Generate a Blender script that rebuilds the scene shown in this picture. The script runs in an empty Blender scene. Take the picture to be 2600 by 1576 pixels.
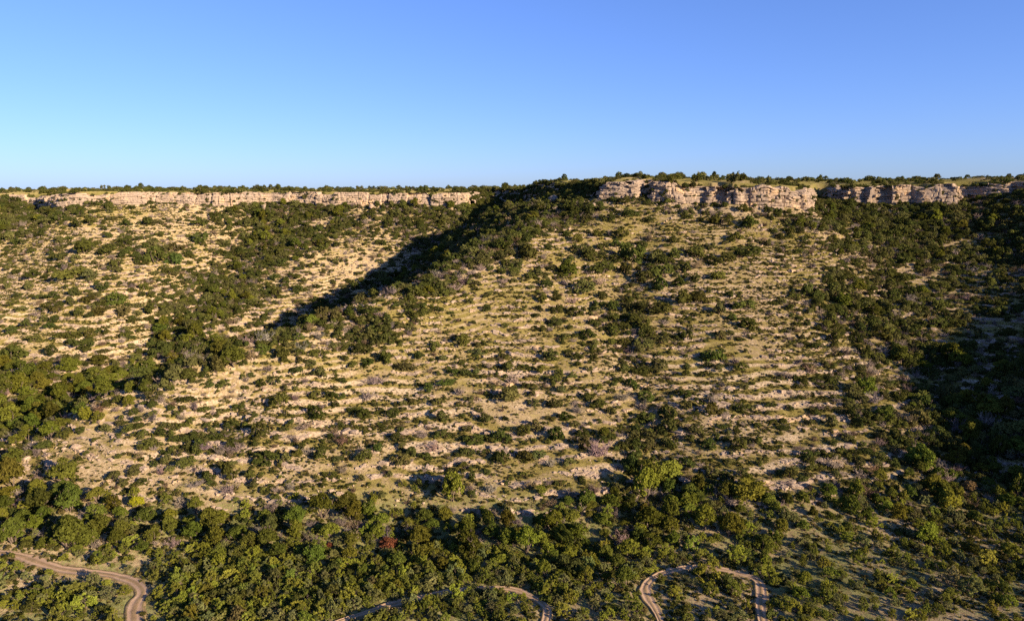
import bpy, math, random
import numpy as np
from math import radians, sin, cos, pi

random.seed(7)
rng = np.random.default_rng(7)
S = bpy.context.scene

# ------------------------------------------------------------------ camera
CAM_Z = 60.0
PITCH = radians(10.08)
FPX = 1733.0                       # focal length in pixels of the 2600 px wide photograph
cam_d = bpy.data.cameras.new('camera')
cam_d.sensor_width = 36.0
cam_d.lens = 36.0 * FPX / 2600.0
cam_d.clip_start = 1.0
cam_d.clip_end = 30000.0
cam = bpy.data.objects.new('camera', cam_d)
cam.location = (0, 0, CAM_Z)
cam.rotation_euler = (pi / 2 - PITCH, 0, 0)
S.collection.objects.link(cam)
S.camera = cam

# ------------------------------------------------------------------ sky, sun, exposure
SUN_EL = radians(17.5)
SUN_AZ = radians(50.0)             # measured from behind the camera (-Y) towards +X
sun_dir = np.array([cos(SUN_EL) * sin(SUN_AZ), -cos(SUN_EL) * cos(SUN_AZ), sin(SUN_EL)])
W = bpy.data.worlds.new('World')
S.world = W
W.use_nodes = True
nt = W.node_tree
nt.nodes.clear()
sky = nt.nodes.new('ShaderNodeTexSky')
sky.sky_type = 'NISHITA'
sky.sun_disc = False
sky.sun_elevation = SUN_EL
sky.sun_rotation = math.atan2(sun_dir[0], sun_dir[1])
sky.altitude = 800
sky.air_density = 1.0
sky.dust_density = 0.6
sky.ozone_density = 3.0
bg = nt.nodes.new('ShaderNodeBackground')
bg.inputs['Strength'].default_value = 0.060
wo = nt.nodes.new('ShaderNodeOutputWorld')
tint = nt.nodes.new('ShaderNodeMix'); tint.data_type = 'RGBA'; tint.blend_type = 'MULTIPLY'
tint.inputs[0].default_value = 1.0; tint.inputs[7].default_value = (0.77, 1.0, 1.74, 1)
gam = nt.nodes.new('ShaderNodeGamma'); gam.inputs[1].default_value = 0.8
nt.links.new(sky.outputs[0], gam.inputs[0]); nt.links.new(gam.outputs[0], tint.inputs[6]); nt.links.new(tint.outputs[2], bg.inputs[0])
nt.links.new(bg.outputs[0], wo.inputs[0])

sun_d = bpy.data.lights.new('sun', 'SUN')
sun_d.energy = 5.0
sun_d.angle = radians(0.53)
sun_d.color = (1.0, 0.80, 0.56)
sun = bpy.data.objects.new('sun', sun_d)
sun.rotation_euler = (pi / 2 - SUN_EL, 0, math.atan2(sun_dir[0], -sun_dir[1]))
sun.location = (200, -100, 200)
S.collection.objects.link(sun)

S.view_settings.view_transform = 'Standard'
S.view_settings.look = 'None'
S.view_settings.exposure = 1.45
S.view_settings.gamma = 1.0
S.view_settings.use_curve_mapping = False
S.render.film_transparent = False
try:
    S.cycles.max_bounces = 5
    S.cycles.diffuse_bounces = 3
    S.cycles.transmission_bounces = 3
    S.cycles.use_denoising = False
except Exception:
    pass

# ------------------------------------------------------------------ helpers
def link(o):
    S.collection.objects.link(o)
    return o

def hash2(ix, iy, seed):
    h = (ix.astype(np.int64) * 374761393 + iy.astype(np.int64) * 668265263 + seed * 974634777) & 0xffffffff
    h = ((h ^ (h >> 13)) * 1274126177) & 0xffffffff
    h = h ^ (h >> 16)
    return (h & 0xffffff) / float(0xffffff)

def vnoise(x, y, seed=0):
    x = np.asarray(x, float); y = np.asarray(y, float)
    ix = np.floor(x); iy = np.floor(y)
    fx = x - ix; fy = y - iy
    fx = fx * fx * fx * (fx * (fx * 6 - 15) + 10); fy = fy * fy * fy * (fy * (fy * 6 - 15) + 10)
    a = hash2(ix, iy, seed); b = hash2(ix + 1, iy, seed)
    c = hash2(ix, iy + 1, seed); d = hash2(ix + 1, iy + 1, seed)
    return (a + (b - a) * fx) * (1 - fy) + (c + (d - c) * fx) * fy

def fbm(x, y, seed=0, octs=4):
    s = 0; a = 1; t = 0
    for k in range(octs):
        s = s + a * vnoise(x, y, seed + k * 17); t += a
        x = x * 2.03 + 11.7; y = y * 2.03 - 5.3; a *= 0.5
    return s / t * 2 - 1

def sstep(a, b, x):
    t = np.clip((x - a) / (b - a), 0, 1)
    return t * t * (3 - 2 * t)

CP, SP = cos(PITCH), sin(PITCH)
def ray(u, v):
    """Direction through a photograph pixel (2600 x 1576)."""
    a = (np.asarray(u, float) - 1300) / FPX
    b = (788 - np.asarray(v, float)) / FPX
    return np.stack([a, CP + b * SP, -SP + b * CP], -1)

def at(u, v, Y):
    d = ray(u, v)
    k = Y / d[1]
    return (d[0] * k, Y, CAM_Z + d[2] * k)

def project(x, y, z):
    dz = z - CAM_Z
    f = y * CP - dz * SP
    up = y * SP + dz * CP
    f = np.where(f < 1, 1, f)
    return 1300 + FPX * x / f, 788 - FPX * up / f, f

# ------------------------------------------------------------------ shape of the land
low = []
def L(*pts):
    for p in pts: low.append(at(*p))
# slope under the far cliff
L((0,515,428),(0,560,405),(0,640,345),(0,740,290),(0,840,245),(0,920,215),(0,1000,186))
L((200,532,372),(200,560,360),(200,640,315),(200,740,272),(200,840,237),(200,920,212))
L((400,528,385),(400,560,368),(400,640,325),(400,740,282),(400,800,258),(400,860,236))
L((600,528,392),(600,560,381),(600,640,345),(600,740,303),(600,800,275),(600,850,251))
L((800,525,398),(800,560,380),(800,640,344),(800,740,303),(800,800,285))
L((1000,525,396),(1000,560,382),(1000,640,351),(1000,690,331))
L((1150,525,401),(1150,560,386),(1150,600,369))
# floor of the ravine behind the spur
L((300,930,215),(500,880,230),(700,840,266),(900,772,302),(1000,715,321),(1100,645,351),(1180,570,384),(1235,515,415))
# wooded back of the spur and the corner of the mesa
L((1350,520,312),(1250,545,330),(1200,570,330),(1150,615,315),(1090,655,306))
# crest line of the spur
L((1500,520,264),(1450,545,261),(1350,580,239),(1250,620,223),(1150,680,207),(1000,745,190),(900,785,181),
  (780,830,170.5),(620,885,158),(480,930,152),(380,965,153),(280,1010,149),(200,1060,146),(140,1110,143))
# foot of the hidden flank behind the crest
def flank(u, v, Y, dx, dy, z):
    p = at(u, v, Y); low.append((p[0] + dx, p[1] + dy, z))
flank(1250,620,223, -22, 22, 26); flank(1150,680,207, -22, 22, 20); flank(1000,745,190, -20, 22, 14.5)
flank(900,785,181, -20, 22, 11.5); flank(780,830,170.5, -18, 22, 9.5); flank(620,885,158, -14, 22, 8)
flank(480,930,152, -12, 20, 6.5); flank(330,985,151, -10, 20, 4.6)
# front of the spur
for u, rows in {
    1200: ((720,200),(800,184),(900,168.5),(1000,152),(1100,137.5),(1200,124.5),(1270,117)),
    1500: ((560,250),(600,238),(700,213),(800,190.5),(900,170.5),(1000,153.5),(1100,138.5),(1200,125),(1270,117)),
    1350: ((650,218),(800,187),(1000,152)),
    1760: ((530,257),(600,239),(700,214),(800,192),(900,172),(1000,155),(1100,139.5),(1200,126),(1270,118)),
    1960: ((530,260),(600,243),(700,217),(800,195),(900,174.5),(1000,156),(1100,140),(1200,126),(1270,117)),
    2100: ((600,250),(700,222),(800,199),(900,178),(1000,158.5),(1100,141),(1200,127)),
    2250: ((900,184),(1000,160.5),(1100,142.5),(1200,128)),
    900:  ((850,171),(900,163),(1000,152),(1100,137),(1200,124.5),(1270,117)),
    600:  ((950,151),(1000,150),(1100,136.5),(1200,124.5),(1270,117)),
    300:  ((1060,144.5),(1100,138),(1200,126),(1260,119)),
    100:  ((1150,138),(1200,130)),
}.items():
    for v, Y in rows: L((u, v, Y))
# right-hand ravine and the hill side beyond it
L((2075,520,288),(2150,620,252),(2260,740,222),(2330,850,196),(2400,1000,166),(2480,1150,139))
L((2200,530,288),(2300,528,288),(2450,520,286),(2600,515,268))
L((2400,620,262),(2550,620,256),(2400,700,236),(2550,700,229),(2440,800,208),(2500,800,205),(2590,800,203),
  (2440,900,183),(2500,900,179),(2590,900,176),(2520,1000,158),(2590,1000,157),(2590,1100,142))
low += [(150,176,25),(180,176,36),(210,182,46),(240,180,55),(115,140,10),(140,140,25),(170,140,37),(205,140,46),(240,140,55),
        (112,115,7),(145,100,27),(180,90,38),(215,90,49),(95,70,2),(135,55,13),(180,40,29),(215,50,38),(250,40,48),(255,-40,46),(100,0,3),(150,0,15),
        (215,-40,38),(105,-90,4),(160,-90,30),(215,-95,54),(235,225,54),(210,250,53)]
# valley floor
for x in (-90,-55,-20,15,45,70):
    for y in (40,70,95,108):
        low.append((x, y, 0.6 + 0.004 * (y - 40)))
low += [(92,116,1.6),(85,95,1.2),(-130,60,0.8),(-130,100,1.2),(-150,150,2.4),(-200,190,3.8),(-260,200,6),(-330,200,9),(-200,80,2),(-300,80,4),
        (-380,250,16),(-330,330,30),(-380,430,46),(-300,380,40),(0,-60,0),(-150,-60,1),(60,-60,1),(-300,-80,3),
        (0,450,52),(-150,450,55),(-250,460,55),(130,330,55),(200,300,56)]
top = []
def T(*pts):
    for p in pts: top.append(at(*p))
T((0,497,432),(90,498,426),(180,489,372),(300,488,378),(500,490,388),(700,488,398),(900,489,392),(1100,490,392),(1200,489,408))
T((1270,482,430),(1330,478,385),(1420,471,330),(1500,466,285),(1522,465,262),(1600,467,256),(1750,468,250),(1950,471,250),
  (2050,478,256),(2075,482,305),(2120,478,298),(2250,474,286),(2330,470,284),(2430,468,280),(2560,468,280),(2650,468,262))
T((1400,461,352),(1550,453,287),(1650,452,292),(1750,454,296),(1900,460,300),(2050,464,322),(2200,464,326),(2350,458,322),(2560,452,320))
top += [(-300,520,59.4),(-150,520,59.6),(0,520,60.2),(-300,450,58.9),(-150,460,59.0),(100,420,61),(200,420,62),(-380,500,58),(-380,600,58),(0,620,58.5),(250,600,60),
        (260,330,64),(230,200,66),(300,200,66),(240,100,66),(300,60,66),(250,0,65),(300,-90,64)]

def tps_fit(P, lam):
    P = np.array(P, float); n = len(P)
    X = P[:, :2] / 100.0
    d = np.linalg.norm(X[:, None] - X[None], axis=2)
    K = np.where(d > 0, d * d * np.log(d + 1e-12), 0) + lam * np.eye(n)
    Q = np.c_[np.ones(n), X]
    A = np.block([[K, Q], [Q.T, np.zeros((3, 3))]])
    w = np.linalg.lstsq(A, np.r_[P[:, 2], 0, 0, 0], rcond=None)[0]
    return X, w

def tps_eval(fit, x, y):
    X, w = fit
    sh = np.shape(x)
    q = np.c_[np.ravel(x), np.ravel(y)] / 100.0
    out = np.empty(len(q))
    for a in range(0, len(q), 40000):
        c = q[a:a + 40000]
        d2 = ((c[:, None, 0] - X[None, :, 0]) ** 2 + (c[:, None, 1] - X[None, :, 1]) ** 2) + 1e-12
        out[a:a + 40000] = (0.5 * d2 * np.log(d2)) @ w[:len(X)] + w[len(X)] + c @ w[len(X) + 1:]
    return out.reshape(sh)

# the splines are evaluated once on a coarse grid and then read back smoothly
CX = np.arange(-400, 302, 3.0); CY = np.arange(-102, 520, 3.0)
GX, GY = np.meshgrid(CX, CY)
low_fit, top_fit = tps_fit(low, 0.0004), tps_fit(top, 0.001)
low_c, top_c = tps_eval(low_fit, GX, GY), tps_eval(top_fit, GX, GY)
low_c = np.clip(low_c, -1.0, 58); top_c = np.clip(top_c, 55, 67)

def catmull(t):
    return (-.5 * t + t * t - .5 * t ** 3, 1 - 2.5 * t * t + 1.5 * t ** 3, .5 * t + 2 * t * t - 1.5 * t ** 3, -.5 * t * t + .5 * t ** 3)

def read_coarse(A, x, y):
    x = np.clip(x, CX[1], CX[-3]); y = np.clip(y, CY[1], CY[-3])
    fx = (x - CX[0]) / 3.0; fy = (y - CY[0]) / 3.0
    ix = np.clip(np.floor(fx).astype(int), 1, len(CX) - 3); iy = np.clip(np.floor(fy).astype(int), 1, len(CY) - 3)
    wx = catmull(fx - ix); wy = catmull(fy - iy)
    r = 0
    for j in range(4):
        rr = 0
        for i in range(4):
            rr = rr + wx[i] * A[iy + j - 1, ix + i - 1]
        r = r + wy[j] * rr
    return r

# the rim of the plateau, seen from the valley, from far left to far right
RIM_PX = [(-70,497,432),(0,497,430),(60,499,426),(95,499,420),(112,495,408),(122,491,388),(150,489,375),(185,489,371),(230,488,375),(300,488,379),
          (370,489,384),(372,489,389),(450,490,389),(520,490,388),(580,489,390),(640,488,395),(690,487,401),(720,489,398),(800,489,394),(850,488,390),
          (900,488,392),(1000,490,393),(1100,490,391),(1160,490,392),(1192,489,398),(1215,488,415),(1240,486,428),(1275,482,424),(1330,478,385),
          (1380,474,354),(1440,470,318),(1500,466,282),(1519,465,266),(1528,465,260),(1570,466,257),(1612,467,256),(1634,468,262),(1646,468,262),(1656,468,255),
          (1700,467,251),(1740,467,251),(1790,468,253),(1800,468,250),(1835,468,252),(1842,468,248),(1884,469,247),(1890,470,250),(1950,471,249),
          (2010,474,250),(2045,478,253),(2056,482,258),(2058,483,270),(2072,484,298),(2095,484,310),(2112,481,301),(2135,479,294),(2160,478,287),
          (2200,476,288),(2212,475,284),(2255,474,285),(2265,473,282),(2330,470,282),(2345,470,279),(2430,468,276),(2438,468,288),(2470,468,287),(2500,468,281),
          (2560,468,276),(2572,468,284),(2620,468,276),(2650,468,262)]
def back(u):
    return 6.0 if u < 1240 else (4.0 if u < 1500 else (9.0 if u < 2057 else 6.5))
RIM_PX = [(u, v, Y + back(u)) for u, v, Y in RIM_PX]
rim = [at(*p)[:2] for p in RIM_PX]
rim_vis_n = len(rim)
rim_right = [(226,248),(250,226),(266,200),(270,170),(268,140),(262,110),(258,80),(270,50),(285,10),(290,-30),(292,-80),(250,-200),(300,-600),(700,-4000)]
poly = [(-9000,1200),(-1500,620),(-700,500),(-460,452)] + rim + rim_right + [(9000,-4000),(9000,9000),(-9000,9000)]
poly = np.array(poly, float)

def rim_sd(x, y):
    """Distance to the rim, positive on the plateau."""
    x = np.ravel(x); y = np.ravel(y)
    best = np.full(len(x), 1e18); ins = np.zeros(len(x), bool)
    n = len(poly)
    for i in range(n):
        ax, ay = poly[i]; bx, by = poly[(i + 1) % n]
        ex, ey = bx - ax, by - ay
        t = np.clip(((x - ax) * ex + (y - ay) * ey) / (ex * ex + ey * ey), 0, 1)
        dx = x - ax - t * ex; dy = y - ay - t * ey
        best = np.minimum(best, dx * dx + dy * dy)
        if ay != by:
            c = ((ay > y) != (by > y)) & (x < (bx - ax) * (y - ay) / (by - ay) + ax)
            ins ^= c
    return np.where(ins, 1, -1) * np.sqrt(best)

# tracks across the valley floor: pixels of the photograph on the ground
TRACKS_PX = [
    [(-90,1392),(-20,1400),(40,1408),(90,1425),(150,1441),(205,1448),(255,1452),(300,1460),(345,1478),(364,1502),(350,1526),(338,1556),(345,1600),(360,1660)],
    [(760,1640),(840,1585),(930,1552),(1040,1521),(1130,1500),(1220,1490),(1300,1493),(1350,1512),(1388,1540),(1385,1575),(1350,1630)],
    [(1730,1680),(1690,1600),(1664,1548),(1645,1512),(1640,1484),(1665,1458),(1715,1440),(1770,1434),(1830,1440),(1885,1452),(1922,1466),(1934,1492),(1930,1530),(1935,1580),(1945,1660)],
]
def floor_xy(u, v, z=0.85):
    d = ray(u, v); k = (z - CAM_Z) / d[2]
    return d[0] * k, d[1] * k

def smooth_line(P, step):
    P = np.array(P, float)
    out = []
    for i in range(len(P) - 1):
        p0 = P[max(i - 1, 0)]; p1 = P[i]; p2 = P[i + 1]; p3 = P[min(i + 2, len(P) - 1)]
        n = max(2, int(np.linalg.norm(p2 - p1) / step))
        for k in range(n):
            w = catmull(k / n)
            out.append(w[0] * p0 + w[1] * p1 + w[2] * p2 + w[3] * p3)
    out.append(P[-1])
    return np.array(out)
TRACKS = [smooth_line([floor_xy(*p) for p in t], 0.45) for t in TRACKS_PX]
track_pts = np.concatenate(TRACKS)

def track_dist(x, y):
    x = np.ravel(x); y = np.ravel(y)
    r = np.full(len(x), 99.0)
    m = np.where((y > 60) & (y < 130) & (abs(x) < 130))[0]
    for a in range(0, len(m), 20000):
        i = m[a:a + 20000]
        d2 = (x[i, None] - track_pts[None, ::2, 0]) ** 2 + (y[i, None] - track_pts[None, ::2, 1]) ** 2
        r[i] = np.sqrt(d2.min(1))
    return r

def growth(a, b, first, f):
    out = []; p = a; s = first
    sg = 1 if b > a else -1
    while (b - p) * sg > 0:
        s *= f; p += sg * s; out.append(p)
    return out
xs = np.array(sorted(growth(-345, -9000, 1.2, 1.16)) + list(np.arange(-345, -140, .95)) + list(np.arange(-140, 185, .58)) + list(np.arange(185, 262, 1.0)) + growth(262, 9000, 1.2, 1.16))
ys = np.array(sorted(growth(78, -6000, 1.0, 1.16)) + list(np.arange(78, 135, .45)) + list(np.arange(135, 300, .58)) + list(np.arange(300, 440, .9)) + growth(440, 9000, 1.0, 1.10))
TX, TY = np.meshgrid(xs, ys)
shape = TX.shape
sd = rim_sd(TX, TY).reshape(shape)
zl = read_coarse(low_c, TX, TY)
ztop = read_coarse(top_c, TX, TY)
tdist = track_dist(TX, TY).reshape(shape)
far = np.maximum(abs(TX) - 330, 0) + np.maximum(TY - 520, 0) + np.maximum(-TY - 60, 0)
near_w = np.exp(-far / 200.0)

# gullies on the front of the spur and on the far slope
GULLIES = [([(1640,560),(1600,680),(1560,780),(1590,880),(1640,980),(1650,1080),(1670,1180),(1650,1260)], 1.3, 4.0),
           ([(640,535),(620,600),(560,680),(480,760),(430,830),(370,890)], 2.2, 9.0)]
def unproject_line(P, A):
    out = []
    for u, v in P:
        d = ray(u, v); t = np.arange(80, 520, .5)
        x, y, z = d[0] * t, d[1] * t, CAM_Z + d[2] * t
        h = read_coarse(A, x, y)
        k = np.argmax(z < h)
        out.append((x[k], y[k]))
    return smooth_line(out, 2.0)
gully_lines = []
for P, dep, wid in GULLIES:
    gl = unproject_line(P, low_c); gully_lines.append(gl)
    m = np.where((abs(TX) < 330) & (TY > 80) & (TY < 470))
    gx, gy = TX[m], TY[m]
    d2 = np.full(len(gx), 1e9)
    for p in gl[::2]:
        d2 = np.minimum(d2, (gx - p[0]) ** 2 + (gy - p[1]) ** 2)
    zl[m] -= dep * np.exp(-d2 / (2 * wid * wid))

# talus heaped against the foot of the cliffs
tal = ztop - 7.4 - .66 * np.maximum(-sd, 0)
tk = (sd < 6) & (sd > -14) & (abs(TX) < 330) & (TY > 80) & (TY < 480)
zl = np.where(tk & (tal > zl), tal, zl)
# ledges: the limestone beds crop out along the contours
slope_mask = sstep(2.0, 6.0, zl) * sstep(2.0, -1.5, sd)
warp = 0.9 * fbm(TX / 38, TY / 38, 3, 3) + 0.62 * fbm(TX / 8, TY / 8, 5, 3)
bed = zl / 1.22 + warp
f = bed - np.floor(bed)
riser = sstep(.56, .78, f) * sstep(1.0, .88, f)
patch = (.13 + .87 * sstep(-.15, .32, fbm(TX / 15, TY / 8, 9, 3))) * (.35 + .65 * sstep(25, 14, zl))
step = (sstep(.55, .95, f) - f) * 0.46
zl = zl + slope_mask * patch * step * near_w
zl = zl + near_w * (0.55 * fbm(TX / 21, TY / 21, 21, 3) * sstep(0.5, 6, zl) + 0.22 * fbm(TX / 5, TY / 5, 23, 3) * (0.35 + 0.65 * slope_mask) + 0.10 * fbm(TX / 1.6, TY / 1.6, 29, 2))
ledge = riser * patch * slope_mask
# the tracks are worn flat
tw = sstep(2.2, 1.3, tdist)
zl = zl * (1 - tw) + (read_coarse(low_c, TX, TY) - 0.12) * tw
zt = ztop + near_w * (0.7 * fbm(TX / 30, TY / 30, 31, 3) + 0.25 * fbm(TX / 6, TY / 6, 33, 2))
up = sstep(3.2, 5.2, sd)
Z = zl * (1 - up) + zt * up
Z = np.where(sd > 5.2, zt, Z)
bed_grid = bed

def height(x, y):
    x = np.asarray(x, float); y = np.asarray(y, float)
    ix = np.clip(np.searchsorted(xs, x) - 1, 0, len(xs) - 2); iy = np.clip(np.searchsorted(ys, y) - 1, 0, len(ys) - 2)
    fx = np.clip((x - xs[ix]) / (xs[ix + 1] - xs[ix]), 0, 1); fy = np.clip((y - ys[iy]) / (ys[iy + 1] - ys[iy]), 0, 1)
    return (Z[iy, ix] * (1 - fx) + Z[iy, ix + 1] * fx) * (1 - fy) + (Z[iy + 1, ix] * (1 - fx) + Z[iy + 1, ix + 1] * fx) * fy

def ledge_phase(x, y):
    ix = np.clip(np.searchsorted(xs, x) - 1, 0, len(xs) - 2); iy = np.clip(np.searchsorted(ys, y) - 1, 0, len(ys) - 2)
    q = bed_grid[iy, ix]
    return q - np.floor(q)

def grid_mesh(name, co, nx, ny, attrs=None, smooth=True):
    """One mesh from a ny x nx sheet of points."""
    me = bpy.data.meshes.new(name)
    n = nx * ny
    idx = np.arange(n).reshape(ny, nx)
    q = np.stack([idx[:-1, :-1], idx[:-1, 1:], idx[1:, 1:], idx[1:, :-1]], -1).reshape(-1, 4)
    me.vertices.add(n); me.vertices.foreach_set('co', np.ascontiguousarray(co, np.float32).ravel())
    me.loops.add(q.size); me.loops.foreach_set('vertex_index', q.astype(np.int32).ravel())
    me.polygons.add(len(q)); me.polygons.foreach_set('loop_start', np.arange(0, q.size, 4, dtype=np.int32))
    me.polygons.foreach_set('use_smooth', np.full(len(q), smooth))
    for k, a in (attrs or {}).items():
        at_ = me.attributes.new(k, 'FLOAT', 'POINT'); at_.data.foreach_set('value', np.ascontiguousarray(a, np.float32).ravel())
    me.update(); me.validate()
    return me

def tri_mesh(name, co, faces, smooth=False):
    me = bpy.data.meshes.new(name)
    me.from_pydata([tuple(map(float, c)) for c in co], [], [tuple(map(int, q)) for q in faces])
    if smooth: me.polygons.foreach_set('use_smooth', np.full(len(me.polygons), True))
    me.update()
    return me

# ------------------------------------------------------------------ materials
def new_mat(name):
    m = bpy.data.materials.new(name); m.use_nodes = True
    t = m.node_tree; t.nodes.clear()
    out = t.nodes.new('ShaderNodeOutputMaterial')
    return m, t, out

class NB:
    def __init__(self, t): self.t = t
    def n(self, k, **kw):
        x = self.t.nodes.new(k)
        for a, b in kw.items():
            if a.startswith('i_'):
                x.inputs[int(a[2:])].default_value = b
            else:
                setattr(x, a, b)
        return x
    def l(self, a, b): self.t.links.new(a, b)
    def noise(self, vec, scale, detail=4, rough=.6):
        x = self.n('ShaderNodeTexNoise'); x.inputs['Scale'].default_value = scale
        x.inputs['Detail'].default_value = detail; x.inputs['Roughness'].default_value = rough
        if vec is not None: self.l(vec, x.inputs['Vector'])
        return x.outputs['Fac']
    def ramp(self, fac, stops):
        x = self.n('ShaderNodeValToRGB'); e = x.color_ramp.elements
        while len(e) < len(stops): e.new(.5)
        for k, (p, c) in zip(e, stops):
            k.position = p; k.color = (*c, 1) if len(c) == 3 else c
        self.l(fac, x.inputs[0]); return x.outputs[0]
    def math(self, op, a, b=None, clamp=False):
        x = self.n('ShaderNodeMath', operation=op, use_clamp=clamp)
        for i, q in enumerate((a, b)):
            if q is None: continue
            if isinstance(q, (int, float)): x.inputs[i].default_value = q
            else: self.l(q, x.inputs[i])
        return x.outputs[0]
    def mix(self, fac, a, b, mode='MIX'):
        x = self.n('ShaderNodeMix', data_type='RGBA', blend_type=mode)
        for s, q in ((x.inputs[0], fac), (x.inputs[6], a), (x.inputs[7], b)):
            if isinstance(q, (int, float)): s.default_value = q
            elif isinstance(q, tuple): s.default_value = (*q, 1)
            else: self.l(q, s)
        return x.outputs[2]
    def attr(self, name):
        return self.n('ShaderNodeAttribute', attribute_name=name).outputs['Fac']

def ground_material():
    m, t, out = new_mat('ground'); b = NB(t)
    pos = b.n('ShaderNodeNewGeometry').outputs['Position']
    n1 = b.noise(pos, .35, 5); n2 = b.noise(pos, 1.9, 5, .7); n3 = b.noise(pos, 6.0, 3, .7); n0 = b.noise(pos, .06, 3)
    soil_c = b.ramp(n2, [(.32, (.12, .083, .047)), (.50, (.255, .188, .100)), (.66, (.41, .322, .195))])
    soil_l = b.ramp(n2, [(.32, (.19, .135, .068)), (.50, (.355, .268, .132)), (.68, (.50, .40, .225))])
    soil = b.mix(b.attr('sandy'), soil_c, soil_l)
    soil = b.mix(b.math('MULTIPLY', b.ramp(n3, [(.52, (0, 0, 0)), (.66, (1, 1, 1))]), .55), soil, (.50, .41, .31))
    grass = b.ramp(b.math('ADD', b.math('MULTIPLY', n2, .6), b.math('MULTIPLY', n1, .4)), [(.33, (.078, .064, .020)), (.5, (.160, .130, .038)), (.68, (.265, .212, .075))])
    lush = b.ramp(n2, [(.3, (.075, .080, .028)), (.55, (.165, .165, .060)), (.72, (.27, .245, .12))])
    grass = b.mix(b.attr('lush'), grass, lush)
    g = b.math('ADD', b.attr('grassy'), b.math('MULTIPLY', b.math('SUBTRACT', n1, .5), 1.3))
    g = b.math('ADD', g, b.math('MULTIPLY', b.math('SUBTRACT', n2, .5), 1.5))
    g = b.math('ADD', g, b.math('MULTIPLY', b.math('SUBTRACT', n3, .5), 1.5))
    gm = b.ramp(g, [(.40, (0, 0, 0)), (.62, (1, 1, 1))])
    col = b.mix(gm, soil, grass)
    rock = b.ramp(n3, [(.3, (.27, .21, .15)), (.55, (.47, .38, .28)), (.75, (.62, .52, .40))])
    lm = b.math('MULTIPLY', b.math('MULTIPLY', b.attr('ledge'), .7), b.ramp(n2, [(.40, (.2, .2, .2)), (.55, (1, 1, 1))]), True)
    col = b.mix(lm, col, rock)
    d = b.n('ShaderNodeBsdfDiffuse'); d.inputs['Roughness'].default_value = .8
    b.l(col, d.inputs['Color'])
    bm = b.n('ShaderNodeBump'); bm.inputs['Strength'].default_value = .9; bm.inputs['Distance'].default_value = .25
    b.l(b.math('ADD', b.math('MULTIPLY', n2, .8), b.math('MULTIPLY', n3, .5)), bm.inputs['Height'])
    b.l(bm.outputs[0], d.inputs['Normal'])
    b.l(d.outputs[0], out.inputs[0])
    return m

def rock_material(name, tint=(1, 1, 1)):
    m, t, out = new_mat(name); b = NB(t)
    g = b.n('ShaderNodeNewGeometry'); pos = g.outputs['Position']
    mp = b.n('ShaderNodeMapping'); mp.inputs['Scale'].default_value = (.35, .35, 2.2); b.l(pos, mp.inputs[0])
    mv = b.n('ShaderNodeMapping'); mv.inputs['Scale'].default_value = (1.5, 1.5, .22); b.l(pos, mv.inputs[0])
    st = b.noise(mp.outputs[0], 1.0, 4, .65); vs = b.noise(mv.outputs[0], 1.0, 4, .65)
    n2 = b.noise(pos, .9, 5, .7); n3 = b.noise(pos, 4.0, 3, .7)
    c = b.ramp(n2, [(.28, (.22, .160, .118)), (.45, (.38, .295, .218)), (.58, (.465, .370, .270)), (.75, (.62, .51, .385))])
    grey = b.ramp(vs, [(.35, (.16, .125, .105)), (.6, (.36, .29, .24))])
    c = b.mix(b.math('MULTIPLY', b.ramp(vs, [(.46, (1, 1, 1)), (.60, (0, 0, 0))]), .55), c, grey)
    c = b.mix(b.ramp(st, [(.36, (.75, .75, .75)), (.46, (0, 0, 0))]), c, (.19, .135, .10))
    big = b.noise(pos, .11, 3)
    c = b.mix(b.math('MULTIPLY', b.ramp(big, [(.42, (1, 1, 1)), (.58, (0, 0, 0))]), .45), c, (.27, .225, .19))
    och = b.noise(pos, .16, 3)
    c = b.mix(b.math('MULTIPLY', b.ramp(och, [(.56, (0, 0, 0)), (.68, (1, 1, 1))]), .6), c, (.62, .44, .25))
    c = b.mix(1.0, c, tuple(q * w for q, w in zip(tint, (.92, .88, .84))), 'MULTIPLY')
    d = b.n('ShaderNodeBsdfDiffuse'); d.inputs['Roughness'].default_value = .6; b.l(c, d.inputs['Color'])
    bm = b.n('ShaderNodeBump'); bm.inputs['Strength'].default_value = .9; bm.inputs['Distance'].default_value = .35
    b.l(b.math('ADD', b.math('ADD', st, n2), b.math('MULTIPLY', n3, .6)), bm.inputs['Height']); b.l(bm.outputs[0], d.inputs['Normal'])
    b.l(d.outputs[0], out.inputs[0])
    return m

def leaf_material(name, fade=.55, trans=.30, color=None):
    """Foliage: the object's own colour, varied from leaf to leaf and from plant to plant."""
    m, t, out = new_mat(name); b = NB(t)
    oi = b.n('ShaderNodeObjectInfo'); g = b.n('ShaderNodeNewGeometry')
    r1 = b.math('ADD', b.math('MULTIPLY', g.outputs['Random Per Island'], fade), 1 - fade / 2)
    r2 = b.math('ADD', b.math('MULTIPLY', oi.outputs['Random'], .5), .75)
    hs = b.n('ShaderNodeHueSaturation'); (b.l(oi.outputs['Color'], hs.inputs['Color']) if color is None else setattr(hs.inputs['Color'], 'default_value', (*color, 1)))
    b.l(b.math('ADD', b.math('MULTIPLY', oi.outputs['Random'], .022), .489), hs.inputs['Hue'])
    b.l(b.math('MULTIPLY', r1, r2), hs.inputs['Value'])
    d = b.n('ShaderNodeBsdfDiffuse'); tr = b.n('ShaderNodeBsdfTranslucent'); mx = b.n('ShaderNodeMixShader')
    b.l(hs.outputs[0], d.inputs['Color']); b.l(hs.outputs[0], tr.inputs['Color']); mx.inputs[0].default_value = trans
    b.l(d.outputs[0], mx.inputs[1]); b.l(tr.outputs[0], mx.inputs[2]); b.l(mx.outputs[0], out.inputs[0])
    return m

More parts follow.
